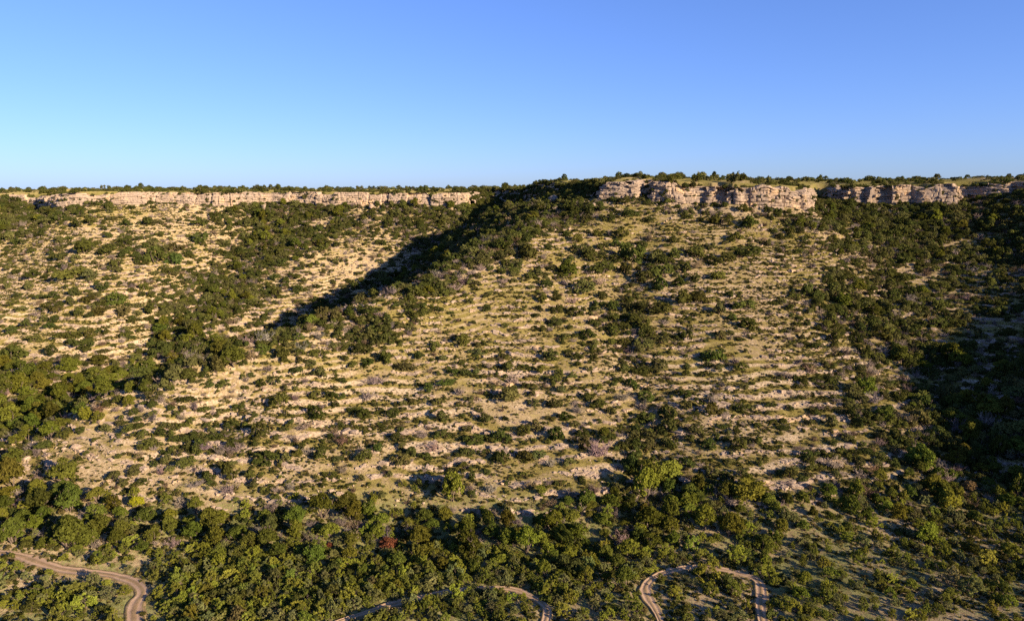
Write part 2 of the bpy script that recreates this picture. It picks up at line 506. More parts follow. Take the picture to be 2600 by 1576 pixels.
def bark_material():
    m, t, out = new_mat('bark'); b = NB(t)
    c = b.ramp(b.noise(b.n('ShaderNodeTexCoord').outputs['Object'], 9, 4), [(.3, (.06, .045, .034)), (.7, (.17, .13, .10))])
    d = b.n('ShaderNodeBsdfDiffuse'); b.l(c, d.inputs['Color']); b.l(d.outputs[0], out.inputs[0])
    return m

def track_material():
    m, t, out = new_mat('track_dirt'); b = NB(t)
    pos = b.n('ShaderNodeNewGeometry').outputs['Position']
    n1 = b.noise(pos, .7, 4); n2 = b.noise(pos, 5, 4, .7)
    c = b.ramp(b.math('ADD', b.math('MULTIPLY', n1, .5), b.math('MULTIPLY', n2, .5)), [(.32, (.21, .128, .072)), (.5, (.34, .215, .128)), (.68, (.46, .315, .20))])
    c = b.mix(b.math('MULTIPLY', b.attr('rut'), .3), c, (.50, .37, .27))
    crest = b.math('MULTIPLY', b.attr('verge'), b.ramp(n2, [(.42, (0, 0, 0)), (.55, (1, 1, 1))]))
    c = b.mix(crest, c, (.13, .115, .04))
    d = b.n('ShaderNodeBsdfDiffuse'); b.l(c, d.inputs['Color'])
    bm = b.n('ShaderNodeBump'); bm.inputs['Strength'].default_value = .6; bm.inputs['Distance'].default_value = .08
    b.l(n2, bm.inputs['Height']); b.l(bm.outputs[0], d.inputs['Normal'])
    b.l(d.outputs[0], out.inputs[0])
    return m

M_ground, M_rock, M_leaf, M_bark, M_track = ground_material(), rock_material('limestone'), leaf_material('foliage'), bark_material(), track_material()
M_stone = rock_material('loose_stone', (1.0, 1.0, 1.0))
M_twig = leaf_material('dry_twigs', .5, 0.0)
M_grass = leaf_material('grass_blades', .5, .3)

# ------------------------------------------------------------------ terrain
sandy = .42 * sstep(-15, -60, TX + (TY - 240) * .25) * sstep(190, 225, TY) * sstep(1, -2, sd)
lush = np.clip(sstep(128, 112, TY) * sstep(6, 3, Z) + sstep(0.5, 3, sd) * .3, 0, 1)
grassy = 0.46 + 0.34 * fbm(TX / 24, TY / 24, 41, 3) + 0.22 * fbm(TX / 7, TY / 7, 43, 2) - .12 * sandy + .05 * lush + .22 * sstep(1, 3, sd)
gx_, gy_ = floor_xy(1700, 1000, 20)
grassy += .22 * np.exp(-(((TX - 45) / 45) ** 2 + ((TY - 240) / 14) ** 2)) + .10 * sstep(40, 80, TX) * sstep(120, 140, TY) * (sd < 0)
band = slope_mask * patch
grassy += band * (.40 * sstep(.58, .42, f) * sstep(.0, .14, f) - .50 * sstep(.50, .66, f))
grassy -= .5 * sstep(4, 0, np.abs(sd + 3)) * (sd < 0)
me = grid_mesh('terrain', np.stack([TX, TY, Z], -1).reshape(-1, 3), len(xs), len(ys), dict(sandy=sandy, lush=lush, grassy=grassy, ledge=ledge))
me.materials.append(M_ground)
ter = link(bpy.data.objects.new('terrain', me)); ter['kind'] = 'structure'

for P, tscale in zip(TRACKS, (.98, .60, .76)):
    tang = np.gradient(P, axis=0); tang /= np.linalg.norm(tang, axis=1)[:, None]
    nrm = np.stack([-tang[:, 1], tang[:, 0]], -1)
    offs = .78 * np.array([-2.0, -1.7, -1.4, -1.15, -.85, -.6, -.3, 0, .3, .6, .85, 1.15, 1.4, 1.7, 2.0])
    prof = np.array([-.15, .02, .05, .02, -.03, -.02, .02, .04, .02, -.02, -.03, .02, .05, .02, -.15])
    s = np.arange(len(P))
    rows = []; ruts = []; verge = []
    for o, h in zip(offs, prof):
        wob = tscale * o * (.84 + .60 * fbm(s / 8.0, s * 0 + np.sign(o) * 3, 51, 4))
        x = P[:, 0] + nrm[:, 0] * wob; y = P[:, 1] + nrm[:, 1] * wob
        rows.append(np.stack([x, y, height(x, y) + .13 + h + .03 * fbm(x, y, 57, 2)], -1))
        ruts.append(np.full(len(P), 1.0 if .4 < abs(o) < .95 else 0.0)); verge.append(np.full(len(P), .95 if abs(o) > 1.0 else (.6 if abs(o) < .3 else .12)))
    co = np.stack(rows, 1)
    me = grid_mesh('dirt_track', co.reshape(-1, 3), len(offs), len(P), dict(rut=np.stack(ruts, 1), verge=np.stack(verge, 1)))
    me.materials.append(M_track)
    o = link(bpy.data.objects.new('dirt_track', me)); o['kind'] = 'structure'

# ------------------------------------------------------------------ cliffs
def empty(name, loc):
    o = link(bpy.data.objects.new(name, None)); o.location = loc; o.empty_display_size = .5
    return o

def rough_rock(seed, nsub=2, boxy=0.0):
    import bmesh
    r = random.Random(seed)
    bm = bmesh.new()
    if boxy:
        bmesh.ops.create_cube(bm, size=1.0)
        bmesh.ops.subdivide_edges(bm, edges=bm.edges[:], cuts=2, use_grid_fill=True)
        for v in bm.verts:
            l = v.co.length
            v.co = v.co * (1 - .18 * boxy * max(0, l - .62) / .25)
            v.co += v.co.__class__((r.uniform(-.08, .08), r.uniform(-.08, .08), r.uniform(-.06, .06)))
    else:
        bmesh.ops.create_icosphere(bm, subdivisions=nsub, radius=.5)
        ax = [(r.gauss(0, 1), r.gauss(0, 1), r.gauss(0, 1)) for _ in range(9)]
        for v in bm.verts:
            for a in ax:
                n = math.sqrt(sum(q * q for q in a)); p = sum(q * w for q, w in zip(a, v.co)) / n
                if p > .36:
                    for i in range(3): v.co[i] -= a[i] / n * (p - .36)
            v.co *= r.uniform(.94, 1.06)
    me = bpy.data.meshes.new('rock')
    bm.to_mesh(me); bm.free()
    return me
ROCKS = [rough_rock(100 + i, 2) for i in range(5)]
BLOCKS = [rough_rock(200 + i, boxy=1.0) for i in range(6)]
PEBBLES = [rough_rock(300 + i, 1) for i in range(4)]
for m in ROCKS + BLOCKS: m.name = 'rock_block'; m.materials.append(M_rock)
for m in PEBBLES: m.materials.append(M_stone)
SLABS = [rough_rock(400 + i, boxy=.8) for i in range(5)]
for m in SLABS: m.name = 'ledge_slab'; m.materials.append(M_stone)

def resample(P, step):
    P = np.array(P, float); d = np.r_[0, np.cumsum(np.linalg.norm(np.diff(P, axis=0), axis=1))]
    s = np.arange(0, d[-1], step)
    return np.stack([np.interp(s, d, P[:, 0]), np.interp(s, d, P[:, 1])], -1), s

cliff_defs = [
    ('pale limestone cliff band along the far left mesa rim', 0, 25, 1.6, 11),
    ('shadowed rocky edge of the middle mesa facing the ravine', 24, 33, 5.0, 12),
    ('pinkish limestone cliff crowning the middle spur', 32, 53, 1.0, 13),
    ('grey limestone cliff with dark slots at far right', 53, rim_vis_n, 1.0, 14),
]
def build_cliff(label, a, b, drop, seed):
    r = np.random.default_rng(seed)
    P, s = resample(rim[a:b], .38)
    # round the corners a little and wobble the face
    k = np.ones(5) / 5
    for c in (0, 1):
        pad = np.r_[[P[0, c]] * 2, P[:, c], [P[-1, c]] * 2]; P[:, c] = np.convolve(pad, k, 'valid')
    tang = np.gradient(P, axis=0); tang /= np.linalg.norm(tang, axis=1)[:, None]
    nrm = np.stack([tang[:, 1], -tang[:, 0]], -1)                # outwards, towards the valley
    n = len(s)
    ztp = read_coarse(top_c, P[:, 0], P[:, 1]) + .3 * fbm(s / 6, s * 0, seed + 1, 3) - 1.5 * sstep(.12, .5, fbm(s / 10, s * 0 + 3, seed + 15, 2))
    bx, by = P[:, 0] + nrm[:, 0] * 1.6, P[:, 1] + nrm[:, 1] * 1.6
    zb = height(bx, by) - .9
    NH = 40
    beds = np.array([0, .10, .22, .38, .52, .66, .79, .90, 1.01]); nb = len(beds) - 1
    tight = .8 + .4 * r.random(nb)
    # upright joints cut each bed into blocks; main joints run through all beds
    def make_cuts(sizes):
        c = [-r.uniform(0, 2)]
        while c[-1] < s[-1]: c.append(c[-1] + r.choice(sizes) * r.uniform(.75, 1.25))
        return np.array(c)
    main = make_cuts([4.0, 6.5, 9.0, 13.0]); mcol = np.clip(np.searchsorted(main, s + .5 * fbm(s / 3, s * 0 + 2, seed + 9, 2)) - 1, 0, None)
    mdist = np.abs(s[:, None] - main[None]).min(1); mdepth = r.uniform(.1, 1.0, len(main))[np.abs(s[:, None] - main[None]).argmin(1)]
    moff = r.uniform(-.5, .5, len(main) + 1) - 1.7 * (r.random(len(main) + 1) < .17)
    bedcuts = [make_cuts([1.2, 1.8, 2.6, 3.8, 5.5]) for _ in range(nb)]
    bedcol = [np.clip(np.searchsorted(c, s) - 1, 0, None) for c in bedcuts]
    beddist = [np.abs(s[:, None] - c[None]).min(1) for c in bedcuts]
    bedoff = [r.uniform(-.34, .34, len(c) + 1) for c in bedcuts]
    bedlong = [.55 * fbm(s / 17, s * 0 + 5 * q, seed + 20 + q, 2) for q in range(nb)]
    lowf = .45 * fbm(s / 12, s * 0, seed + 3, 3)
    bench = sstep(-.10, .25, fbm(s / 30, s * 0 + 9, seed + 4, 2))      # stretches that step back in benches
    co = np.empty((NH + 3, n, 3)); off_all = np.empty((NH, n))
    for jj in range(NH):
        t = jj / (NH - 1)
        tt = np.clip(t + .035 * fbm(s / 9, s * 0 + 1, seed + 5, 2), 0, 1)
        bi = np.clip(np.searchsorted(beds, tt) - 1, 0, nb - 1)
        pick = lambda A: np.choose(bi, A)
        bdist = np.abs(tt[:, None] - beds[None, 1:-1]).min(1)
        prof = (1 - t) * .7 * drop + np.maximum(.16 - t, 0) * 7 - sstep(.80, 1, t) * .9
        prof = prof - bench * (1.1 * sstep(.52, .56, t) + 1.2 * sstep(.79, .83, t))
        off = prof + lowf + moff[mcol] + pick([o[c] for o, c in zip(bedoff, bedcol)]) + pick(bedlong)
        off = off - mdepth * 1.1 * np.exp(-(mdist / .45) ** 2) - .35 * np.exp(-(pick(beddist) / .22) ** 2) - .60 * np.exp(-(bdist / .013) ** 2)
        off = off + .28 * fbm(s / 2.6, np.full(n, t * 5), seed + 11, 3) + .20 * fbm(s / .9, np.full(n, t * 11), seed + 6, 2)
        off_all[jj] = off
        z = zb + (ztp - zb) * t + .14 * fbm(s / 1.1, np.full(n, t * 7), seed + 7, 2)
        co[jj] = np.stack([P[:, 0] + nrm[:, 0] * (off + .4), P[:, 1] + nrm[:, 1] * (off + .4), z], -1)
    ledge_spots = []
    for q in range(int(s[-1] * (2.6 if drop > 4 else .75))):
        i_ = int(r.integers(n)); tq = r.choice([.18, .40, .54, .56, .80]); jq = min(NH - 1, int(tq * (NH - 1)) + 1)
        ledge_spots.append(tuple(co[jq, i_] + np.r_[nrm[i_] * -.15, -.1]))
    for e, (inn, dz) in enumerate(((-3.0, .10), (-5.4, .0), (-7.4, -1.0))):
        co[NH + e] = np.stack([P[:, 0] + nrm[:, 0] * inn, P[:, 1] + nrm[:, 1] * inn, ztp + dz + .15 * fbm(s / 1.5, s * 0 + e, seed + 8, 2)], -1)
    me = grid_mesh('rock_wall', co.reshape(-1, 3), n, NH + 3, smooth=False)
    me.materials.append(M_rock)
    mid = n // 2
    root = empty('limestone_cliff', (P[mid, 0], P[mid, 1], zb[mid])); root['label'] = label; root['category'] = 'cliff'
    root['group'] = 'limestone cliffs along the mesa rim'
    w = link(bpy.data.objects.new('rock_wall', me)); w.parent = root; w.matrix_parent_inverse = root.matrix_world.inverted()
    w.location = (-root.location[0], -root.location[1], -root.location[2]); w.matrix_parent_inverse.identity()
    # blocks that stand proud of the face, one for some of the cells between joints and beds
    cnt = 0
    cells = [(c, q) for q in range(1, nb - 1) for c in range(len(bedcuts[q]) - 1)]
    r.shuffle(cells)
    for c, q in cells:
        if cnt >= 110: break
        cuts = bedcuts[q]; wid = cuts[c + 1] - cuts[c]
        if cuts[c] < 0 or cuts[c + 1] > s[-1]: continue
        if r.random() > .42: continue
        sc = (cuts[c] + cuts[c + 1]) / 2; i = int(np.clip(sc / .38, 0, n - 1))
        t0, t1 = beds[q], beds[q + 1]; hgt = ztp[i] - zb[i]
        j = int((t0 + t1) / 2 * (NH - 1)); off = off_all[j, i]
        w_, h_ = wid * r.uniform(.75, .98), (t1 - t0) * hgt * r.uniform(.8, 1.0)
        dep = min(w_, 1.5) * r.uniform(.7, 1.0)
        o = link(bpy.data.objects.new('rock_block', BLOCKS[int(r.integers(len(BLOCKS)))]))
        o.parent = root
        x = P[i, 0] + nrm[i, 0] * (off + .35 - dep * .30); y = P[i, 1] + nrm[i, 1] * (off + .35 - dep * .30)
        o.location = (x - root.location[0], y - root.location[1], zb[i] + hgt * (t0 + t1) / 2 - root.location[2])
        o.rotation_euler = (r.uniform(-.05, .05), r.uniform(-.06, .06), math.atan2(tang[i, 1], tang[i, 0]) + r.uniform(-.12, .12) + (pi if r.random() < .5 else 0))
        o.scale = (w_ * 1.02, dep, h_ * 1.03)
        cnt += 1
    return P, nrm, zb, ztp, s, ledge_spots
CLIFFS = [build_cliff(*c) for c in cliff_defs]

# ------------------------------------------------------------------ plants: one set of meshes for each kind
def leaves_mesh(name, lobes, n, leaf, seed, jitter=.55, inner=.72, stretch=1.0):
    """Leaf-sized faces spread over clumps; lobes are (x, y, z, r, squash)."""
    r = np.random.default_rng(seed)
    lobes = np.array(lobes, float)
    w = lobes[:, 3] ** 2; w /= w.sum()
    li = r.choice(len(lobes), n, p=w)
    d = r.normal(size=(n, 3)); d[:, 2] = np.abs(d[:, 2]) * 1.0 - .35 * r.random(n); d /= np.linalg.norm(d, axis=1)[:, None]
    rad = lobes[li, 3] * np.where(r.random(n) < .10, r.uniform(1.0, 1.45, n), r.uniform(.70, 1.05, n))
    p = lobes[li, :3] + d * rad[:, None] * np.c_[np.ones(n), np.ones(n), lobes[li, 4]]
    keep = np.ones(n, bool)
    for k in range(len(lobes)):
        q = (p - lobes[k, :3]) / np.c_[1, 1, lobes[k, 4]] / lobes[k, 3]
        keep &= (li == k) | ((q ** 2).sum(1) > inner ** 2)
    keep &= p[:, 2] > 0.0
    p = p[keep]; d = d[keep]; m = len(p)
    nn = d + jitter * r.normal(size=(m, 3)); nn /= np.linalg.norm(nn, axis=1)[:, None]
    h = r.normal(size=(m, 3)); a = np.cross(nn, h); a /= np.linalg.norm(a, axis=1)[:, None]; b = np.cross(nn, a)
    s1 = (leaf * r.uniform(.55, 1.3, m))[:, None] * stretch; s2 = (leaf * r.uniform(.45, .9, m))[:, None]
    bend = nn * (leaf * r.uniform(-.25, .25, m))[:, None]
    v = np.stack([p - a * s1 * .9, p - b * s2 + bend, p + a * s1, p + b * s2 * .8 + bend], 1).reshape(-1, 3)
    q = np.arange(m * 4).reshape(m, 4)
    me = bpy.data.meshes.new(name)
    me.vertices.add(m * 4); me.vertices.foreach_set('co', v.astype(np.float32).ravel())
    me.loops.add(m * 4); me.loops.foreach_set('vertex_index', q.astype(np.int32).ravel())
    me.polygons.add(m); me.polygons.foreach_set('loop_start', np.arange(0, m * 4, 4, dtype=np.int32))
    me.update(); me.validate()
    return me

def tube_verts(V, F, pts, radii, sides=4):
    base = len(V)
    for k, (p, rr) in enumerate(zip(pts, radii)):
        q = np.array(pts[min(k + 1, len(pts) - 1)]) - np.array(pts[max(k - 1, 0)])
        q = q / (np.linalg.norm(q) + 1e-9)
        a = np.cross(q, (.3, .9, .2)); a /= np.linalg.norm(a) + 1e-9; b = np.cross(q, a)
        for i in range(sides):
            t = 2 * pi * i / sides
            V.append(np.array(p) + rr * (cos(t) * a + sin(t) * b))
    for k in range(len(pts) - 1):
        for i in range(sides):
            j = (i + 1) % sides
            F.append((base + k * sides + i, base + k * sides + j, base + (k + 1) * sides + j, base + (k + 1) * sides + i))

def branches_mesh(name, seed, stems, reach, height_, r0, twigs=0, sides=4, spread=.45):
    r = random.Random(seed); V = []; F = []
    for s_ in range(stems):
        ang = 2 * pi * (s_ + r.random() * .7) / stems
        p = np.array([0.03 * cos(ang), .03 * sin(ang), -.06]); pts = [p]; rad = [r0]
        d = np.array([cos(ang) * spread * r.uniform(.3, 1.2), sin(ang) * spread * r.uniform(.3, 1.2), 1.0])
        nseg = 4
        for k in range(nseg):
            d = d + np.array([r.uniform(-.3, .3), r.uniform(-.3, .3), r.uniform(-.12, .1)])
            p = p + d / np.linalg.norm(d) * height_ / nseg * r.uniform(.8, 1.15)
            pts.append(p); rad.append(r0 * (1 - .8 * (k + 1) / nseg))
        tube_verts(V, F, pts, rad, sides)
        for tw in range(twigs):
            k = r.randint(1, nseg); q = np.array(pts[k]); dd = d * .4 + np.array([r.uniform(-1, 1), r.uniform(-1, 1), r.uniform(-.1, .8)])
            dd /= np.linalg.norm(dd); ln = reach * r.uniform(.25, .6)
            q1 = q + dd * ln * .5 + np.array([r.uniform(-.05, .05), r.uniform(-.05, .05), 0]); q2 = q + dd * ln + np.array([0, 0, r.uniform(0, .08)])
            tube_verts(V, F, [q, q1, q2], [r0 * .35, r0 * .25, r0 * .10], 3)
            for u_ in range(2):
                d3 = dd + np.array([r.uniform(-.9, .9), r.uniform(-.9, .9), r.uniform(-.3, .6)]); d3 /= np.linalg.norm(d3)
                tube_verts(V, F, [q1, q1 + d3 * ln * .6], [r0 * .2, r0 * .08], 3)
    return tri_mesh(name, V, F)

def dome_lobes(r, n, rad=(.16, .28), w=.5, h=.75, low=.12):
    out = []
    for k in range(n):
        a = r.random() * 2 * pi; q = math.sqrt(r.random()) * w * .72
        top_ = h * (1 - (q / w) ** 2 * .75)
        z = low + (top_ - low) * (r.random() ** .55)
        rr = r.uniform(*rad)
        out.append((q * cos(a), q * sin(a), max(z - rr * .6, rr * .35), rr, r.uniform(.7, 1.0)))
    return out

PROTO = {}
def protos(kind, n, fn):
    PROTO[kind] = [fn(i) for i in range(n)]

def join(name, parts):
    """Meshes joined into one, each with its own material slot."""
    V = []; F = []; mi = []
    me = bpy.data.meshes.new(name)
    nv = 0
    for k, (m, mat) in enumerate(parts):
        c = np.empty(len(m.vertices) * 3, np.float32); m.vertices.foreach_get('co', c)
        V.append(c.reshape(-1, 3))
        for p in m.polygons: F.append(tuple(v + nv for v in p.vertices)); mi.append(k)
        nv += len(m.vertices); me.materials.append(mat)
    me.from_pydata(np.concatenate(V).tolist(), [], F)
    me.polygons.foreach_set('material_index', mi); me.update()
    return me

def mk_tree(i):
    r = random.Random(500 + i)
    h = r.uniform(.80, 1.05)
    lob = dome_lobes(r, r.randint(26, 38), (.08, .17), .48, h, .18)
    cr = leaves_mesh('crown', lob, 2500, .046, 500 + i, jitter=.7); cr.materials.append(M_leaf)
    tr = branches_mesh('trunk', 520 + i, r.choice([2, 3, 4]), .3, h * .75, .035, 3, 5); tr.materials.append(M_bark)
    return cr, tr
protos('juniper_tree', 8, mk_tree)

def mk_shrub(i):
    r = random.Random(600 + i)
    lob = dome_lobes(r, r.randint(12, 20), (.09, .22), .50, r.uniform(.55, .8), .08)
    if i % 3 == 2: lob = [(x * 1.5, y, z * .8, q, s_) for x, y, z, q, s_ in lob]
    lv = leaves_mesh('juniper_shrub', lob, 800, .062, 600 + i)
    br = branches_mesh('b', 620 + i, 3, .3, .5, .03, 2, 3)
    return join('juniper_shrub', [(lv, M_leaf), (br, M_bark)])
protos('juniper_shrub', 9, mk_shrub)

def mk_mesquite(i):
    r = random.Random(700 + i)
    lob = []
    for k in range(r.randint(34, 46)):
        a = r.random() * 2 * pi; q = math.sqrt(r.random()) * .44
        z = .08 + r.random() ** .7 * (.72 * (1 - (q / .6) ** 2))
        lob.append((q * cos(a), q * sin(a), z, r.uniform(.05, .10), r.uniform(.8, 1.7)))
    lv = leaves_mesh('mesquite_bush', lob, 1300, .040, 700 + i, jitter=.9, inner=.6, stretch=1.25)
    br = branches_mesh('b', 720 + i, r.choice([4, 5]), .4, .6, .022, 3, 3, .8)
    return join('mesquite_bush', [(lv, M_leaf), (br, M_bark)])
protos('mesquite_bush', 7, mk_mesquite)

def mk_bare(i):
    r = random.Random(800 + i)
    br = branches_mesh('b', 820 + i, 9, .5, .62, .026, 10, 3, 1.1)
    lob = dome_lobes(r, 8, (.1, .18), .42, .5, .1)
    lv = leaves_mesh('bare_shrub', lob, 260, .035, 800 + i, jitter=.9, inner=.4, stretch=1.6)
    return join('bare_shrub', [(br, M_twig), (lv, M_twig)])
protos('bare_shrub', 5, mk_bare)

def mk_low(i):
    r = random.Random(900 + i)
    lob = dome_lobes(r, 5, (.16, .28), .45, .5, .05)
    me = leaves_mesh('low_scrub', lob, 110, .13, 900 + i, jitter=.7, inner=.5); me.materials.append(M_leaf)
    return me
protos('low_scrub', 5, mk_low)

def mk_tuft(i):
    r = random.Random(950 + i); V = []; F = []
    for k in range(16):
        a = r.random() * 2 * pi; q = r.random() * .22; ln = r.uniform(.25, .6); o = r.uniform(.1, .45)
        x, y = q * cos(a), q * sin(a); w = .05
        n = len(V)
        V += [(x - w * sin(a), y + w * cos(a), 0), (x + w * sin(a), y - w * cos(a), 0), (x + cos(a) * o, y + sin(a) * o, ln)]
        F.append((n, n + 1, n + 2))
    me = tri_mesh('grass', V, F); me.materials.append(M_grass)
    return me
protos('grass', 4, mk_tuft)

# ------------------------------------------------------------------ where the plants stand
# share of the ground hidden by bushes in each 100 px column of the photograph, row by row (tenths)
COVER = {
 540: '98544588867898843445699998', 580: '84333586657889522145699999', 620: '76654588646885455565599988',
 660: '45444587546875566554488787', 700: '44445785447755666544588765', 740: '34336874477544445544589876',
 780: '33338854776434375454689855', 820: '22238635875444477543589755', 860: '22237767764344356443479754',
 900: '33468877543333355443358865', 940: '56788755432323344332348876', 980: '67885554323244333332478887'[:26],
 1020: '88863444332333344343346899', 1060: '98654433333233443433358999', 1100: '74255543434433467643357 99'.replace(' ', '9')[:26],
 1140: '62234443233433444443357999'[:26], 1180: '51122222223332225444357899'[:26], 1220: '73223333222222226654456789'[:26],
 1260: '97653323333322458876667 79'.replace(' ', '7')[:26], 1300: '99888877766556899988766679'[:26], 1350: '88889999988899999888765578',
 1400: '26889999999999999657765678', 1450: '75539999998899984565755667'[:26], 1500: '66639999987677883664765566', 1550: '55539998865566674565755566',
}
CV = np.array(sorted(COVER)); CM = np.array([[int(c) for c in COVER[v].ljust(26, '6')] for v in CV]) / 10.0
def cover(u, v):
    fu = np.clip((u - 50) / 100, 0, 24.999); iu = fu.astype(int); fu = fu - iu
    iv = np.clip(np.searchsorted(CV, v) - 1, 0, len(CV) - 2); fv = np.clip((v - CV[iv]) / (CV[iv + 1] - CV[iv]), 0, 1)
    return (CM[iv, iu] * (1 - fu) + CM[iv, iu + 1] * fu) * (1 - fv) + (CM[iv + 1, iu] * (1 - fu) + CM[iv + 1, iu + 1] * fu) * fv

def hit(u, v):
    """Where the sight line through a pixel meets the ground."""
    d = ray(u, v); t = np.arange(70, 620, .4)
    z = CAM_Z + d[2] * t
    h = height(d[0] * t, d[1] * t)
    k = int(np.argmax(z < h))
    return (d[0] * t[k], d[1] * t[k], h[k], t[k]) if z[k] < h[k] else None

# bushes that stand apart in the photograph: zoomed x, bottom y, width, kind  (origin, 3.735 zoom)
Z_ = 3.735
HAND = {
 (600, 800): 's 270,370,170 450,430,180 580,560,140 790,600,160 590,250,120 780,400,160 960,230,150 1180,360,230 1100,500,110 1250,480,120 1420,450,170 1590,520,170 1730,420,130 1960,440,110 2060,570,120 2170,570,120 2275,560,90 1000,640,100 360,660,140 230,690,120 410,860,180 760,780,120 880,790,120 980,790,100 750,980,190 1130,920,120 1210,980,130 1480,970,130 1670,840,90 1910,860,130 2360,1020,150 1960,1000,130 2180,1090,110 220,1160,190 450,1100,90 290,1380,220 590,1350,130 800,1350,140 970,1390,110 1210,1380,180 1320,1300,140 1530,1190,120 1550,1390,180 1660,1330,120 1790,1370,130 2190,1330,160 2260,1200,180 2400,1210,130 1990,660,130 2140,280,170 2260,370,110 1830,720,130 b 1010,1230,150 1870,1300,150 1250,800,150 1330,650,180 780,230,110 680,1330,110',
 (1250, 800): 's 130,820,240 390,850,110 600,880,190 660,740,120 1010,890,180 590,660,130 310,700,100 150,510,140 450,560,110 560,420,180 810,420,110 810,490,100 750,600,100 1000,690,90 1330,690,140 1240,540,130 1400,560,170 1570,540,180 910,220,170 690,220,130 600,100,150 1150,190,150 1250,300,120 1430,290,200 1600,270,180 1840,230,130 2160,230,130 2090,420,220 1850,510,100 1840,580,100 2010,580,100 2100,520,150 2350,530,150 1820,780,120 1830,890,120 2370,900,170 2100,940,170 1450,1010,180 1340,1030,110 1450,820,190 1130,930,140 690,1000,150 540,990,110 390,1080,150 600,1190,190 80,1210,180 860,1280,150 1260,1250,150 1380,1270,150 1510,1270,150 1640,1230,140 1710,1260,120 1870,1200,120 2060,1260,170 2330,1270,170 1130,1110,90 1240,1110,80 1680,1100,200 100,1390,190 330,1370,180 450,1360,150 1850,1430,160 1520,1400,110 2240,1400,110 1110,280,120 780,1070,110 b 200,650,140 2080,850,180 1230,800,170 1000,1340,200 560,1440,130 1430,900,160 800,930,110',
 (1300, 440): 's 150,830,230 330,1070,170 680,1120,240 850,960,220 1080,960,150 1260,1030,190 1440,990,200 1580,1090,150 1400,1110,190 860,1190,120 960,1300,150 950,1400,170 1000,1490,180 1180,1290,180 1300,1330,180 1420,1330,200 1620,1270,190 1780,1230,230 1150,860,260 980,850,150 770,830,200 870,730,130 980,710,120 1100,720,130 1230,710,110 1380,780,150 1550,800,160 1750,800,220 1900,860,180 2050,830,180 2250,790,230 1990,500,180 2250,530,180 2130,640,160 1960,1010,170 1740,1030,140 2200,1290,200 2240,1480,150 2090,1400,100 1960,1340,150 2070,1190,80 420,1220,110 290,1230,120 420,1330,140 600,1360,180 790,1320,130 230,1370,100 620,660,120 640,770,170 540,850,120 1040,630,150 1100,410,130 1310,460,120 1100,500,60 520,600,120 200,620,150 800,610,120 1080,300,120 1490,290,110 b 1300,640,130 480,1060,120 570,1230,120 840,1050,150 1740,900,120',
 (0, 440): 's 1310,640,90 660,630,80 1300,740,100 1210,770,100 1430,700,120 1550,740,120 1670,740,140 1010,760,220 1160,800,110 800,760,180 580,810,130 1650,870,140 1460,850,200 1370,880,80 1560,920,90 1120,890,150 870,1010,150 690,990,190 560,980,110 310,1000,140 960,1110,130 720,1160,120 680,1250,110 490,1180,110 170,1170,80 300,1180,80 380,1190,80 120,1250,110 530,1240,110 560,1320,110 450,1310,110 740,1350,120 950,1340,160 1180,1350,130 1260,1420,80 1410,1340,130 1100,1240,200 960,1250,110 840,1220,130 250,1460,100 470,1470,110 520,1410,100 860,1370,80 1880,500,130 870,490,110 730,510,110 1210,500,100 1380,490,150 1480,490,100 570,450,120 1900,660,140',
 (0, 800): 's 660,210,180 850,220,110 330,250,130 110,170,110 490,380,130 130,430,240 620,420,130 820,360,120 t 660,540,200 760,960,160 820,1000,150 590,1060,150 480,1180,200 270,1180,160 150,1230,130 1000,780,170 850,820,150 1240,740,150 1380,760,160 1230,880,140 940,1040,140 310,1080,160 150,1080,150 90,950,150 420,700,160 270,780,170',
 (0, 1176): 't 660,450,270 1080,430,220 1150,530,130 1860,470,150 360,330,180 120,230,260 950,660,220 1400,560,200 1610,560,160 1800,560,130 2000,650,260 1340,830,160 60,420,180 2270,720,200 1830,730,200 2100,580,180 230,560,170 330,640,150 620,640,170 1150,700,170 1620,680,170 30,560,140 y 1300,440,150',
 (650, 1176): 't 630,520,220 370,580,220 700,700,230 370,700,180 110,800,220 560,920,220 920,800,180 1180,600,180 1540,770,260 1800,580,160 1980,700,240 2070,1030,170 1760,1010,160 80,560,160 1010,1060,130 1330,980,200 2330,960,150 2230,720,190 1440,600,130 210,900,200 900,920,160 r 1250,800,200 1090,890,90 700,790,90',
 (1300, 1176): 't 140,850,240 620,700,220 540,900,160 700,790,120 300,1080,170 700,1130,180 1100,880,230 1060,1180,220 560,540,170 730,530,80 1080,460,110 1260,490,140 1070,600,90 1500,650,200 1510,420,180 1820,640,230 2160,470,130 1330,800,200 900,1140,120 1000,1000,160 880,700,130 m 1850,1130,240 1660,1150,150 2130,940,200 1900,1000,160 2100,1250,150 1540,1250,150 1700,800,180 2250,900,160 r 40,870,60',
 (1950, 1176): 't 320,400,170 430,500,110 120,640,150 330,640,130 20,680,70 550,370,110 760,480,180 950,530,150 570,540,120 750,640,120 1240,540,150 1190,270,110 1160,340,120 1330,120,110 1340,330,140 1740,150,120 1800,290,130 1660,270,110 1050,180,130 1960,560,160 340,1150,170 300,1290,180 1940,720,150 2290,900,190 1920,850,130 2090,220,120 2170,330,150 m 2060,960,170 1370,1000,110 1500,880,120 860,940,180 1720,1150,170 2130,1420,140 1920,1240,230 1180,880,130 1600,600,150 1440,620,150 1080,1180,120 900,1390,100 1160,1280,120 550,1180,130 180,1350,130 610,1240,120 1000,620,120 1540,1290,100 1740,1280,180 e 1480,330,100 1910,270,130',
}
KIND = dict(s='juniper_shrub', b='bare_shrub', t='juniper_tree', m='mesquite_bush', y='yellow', r='rusty', e='tan')
plants = []        # kind, x, y, z, width, hand
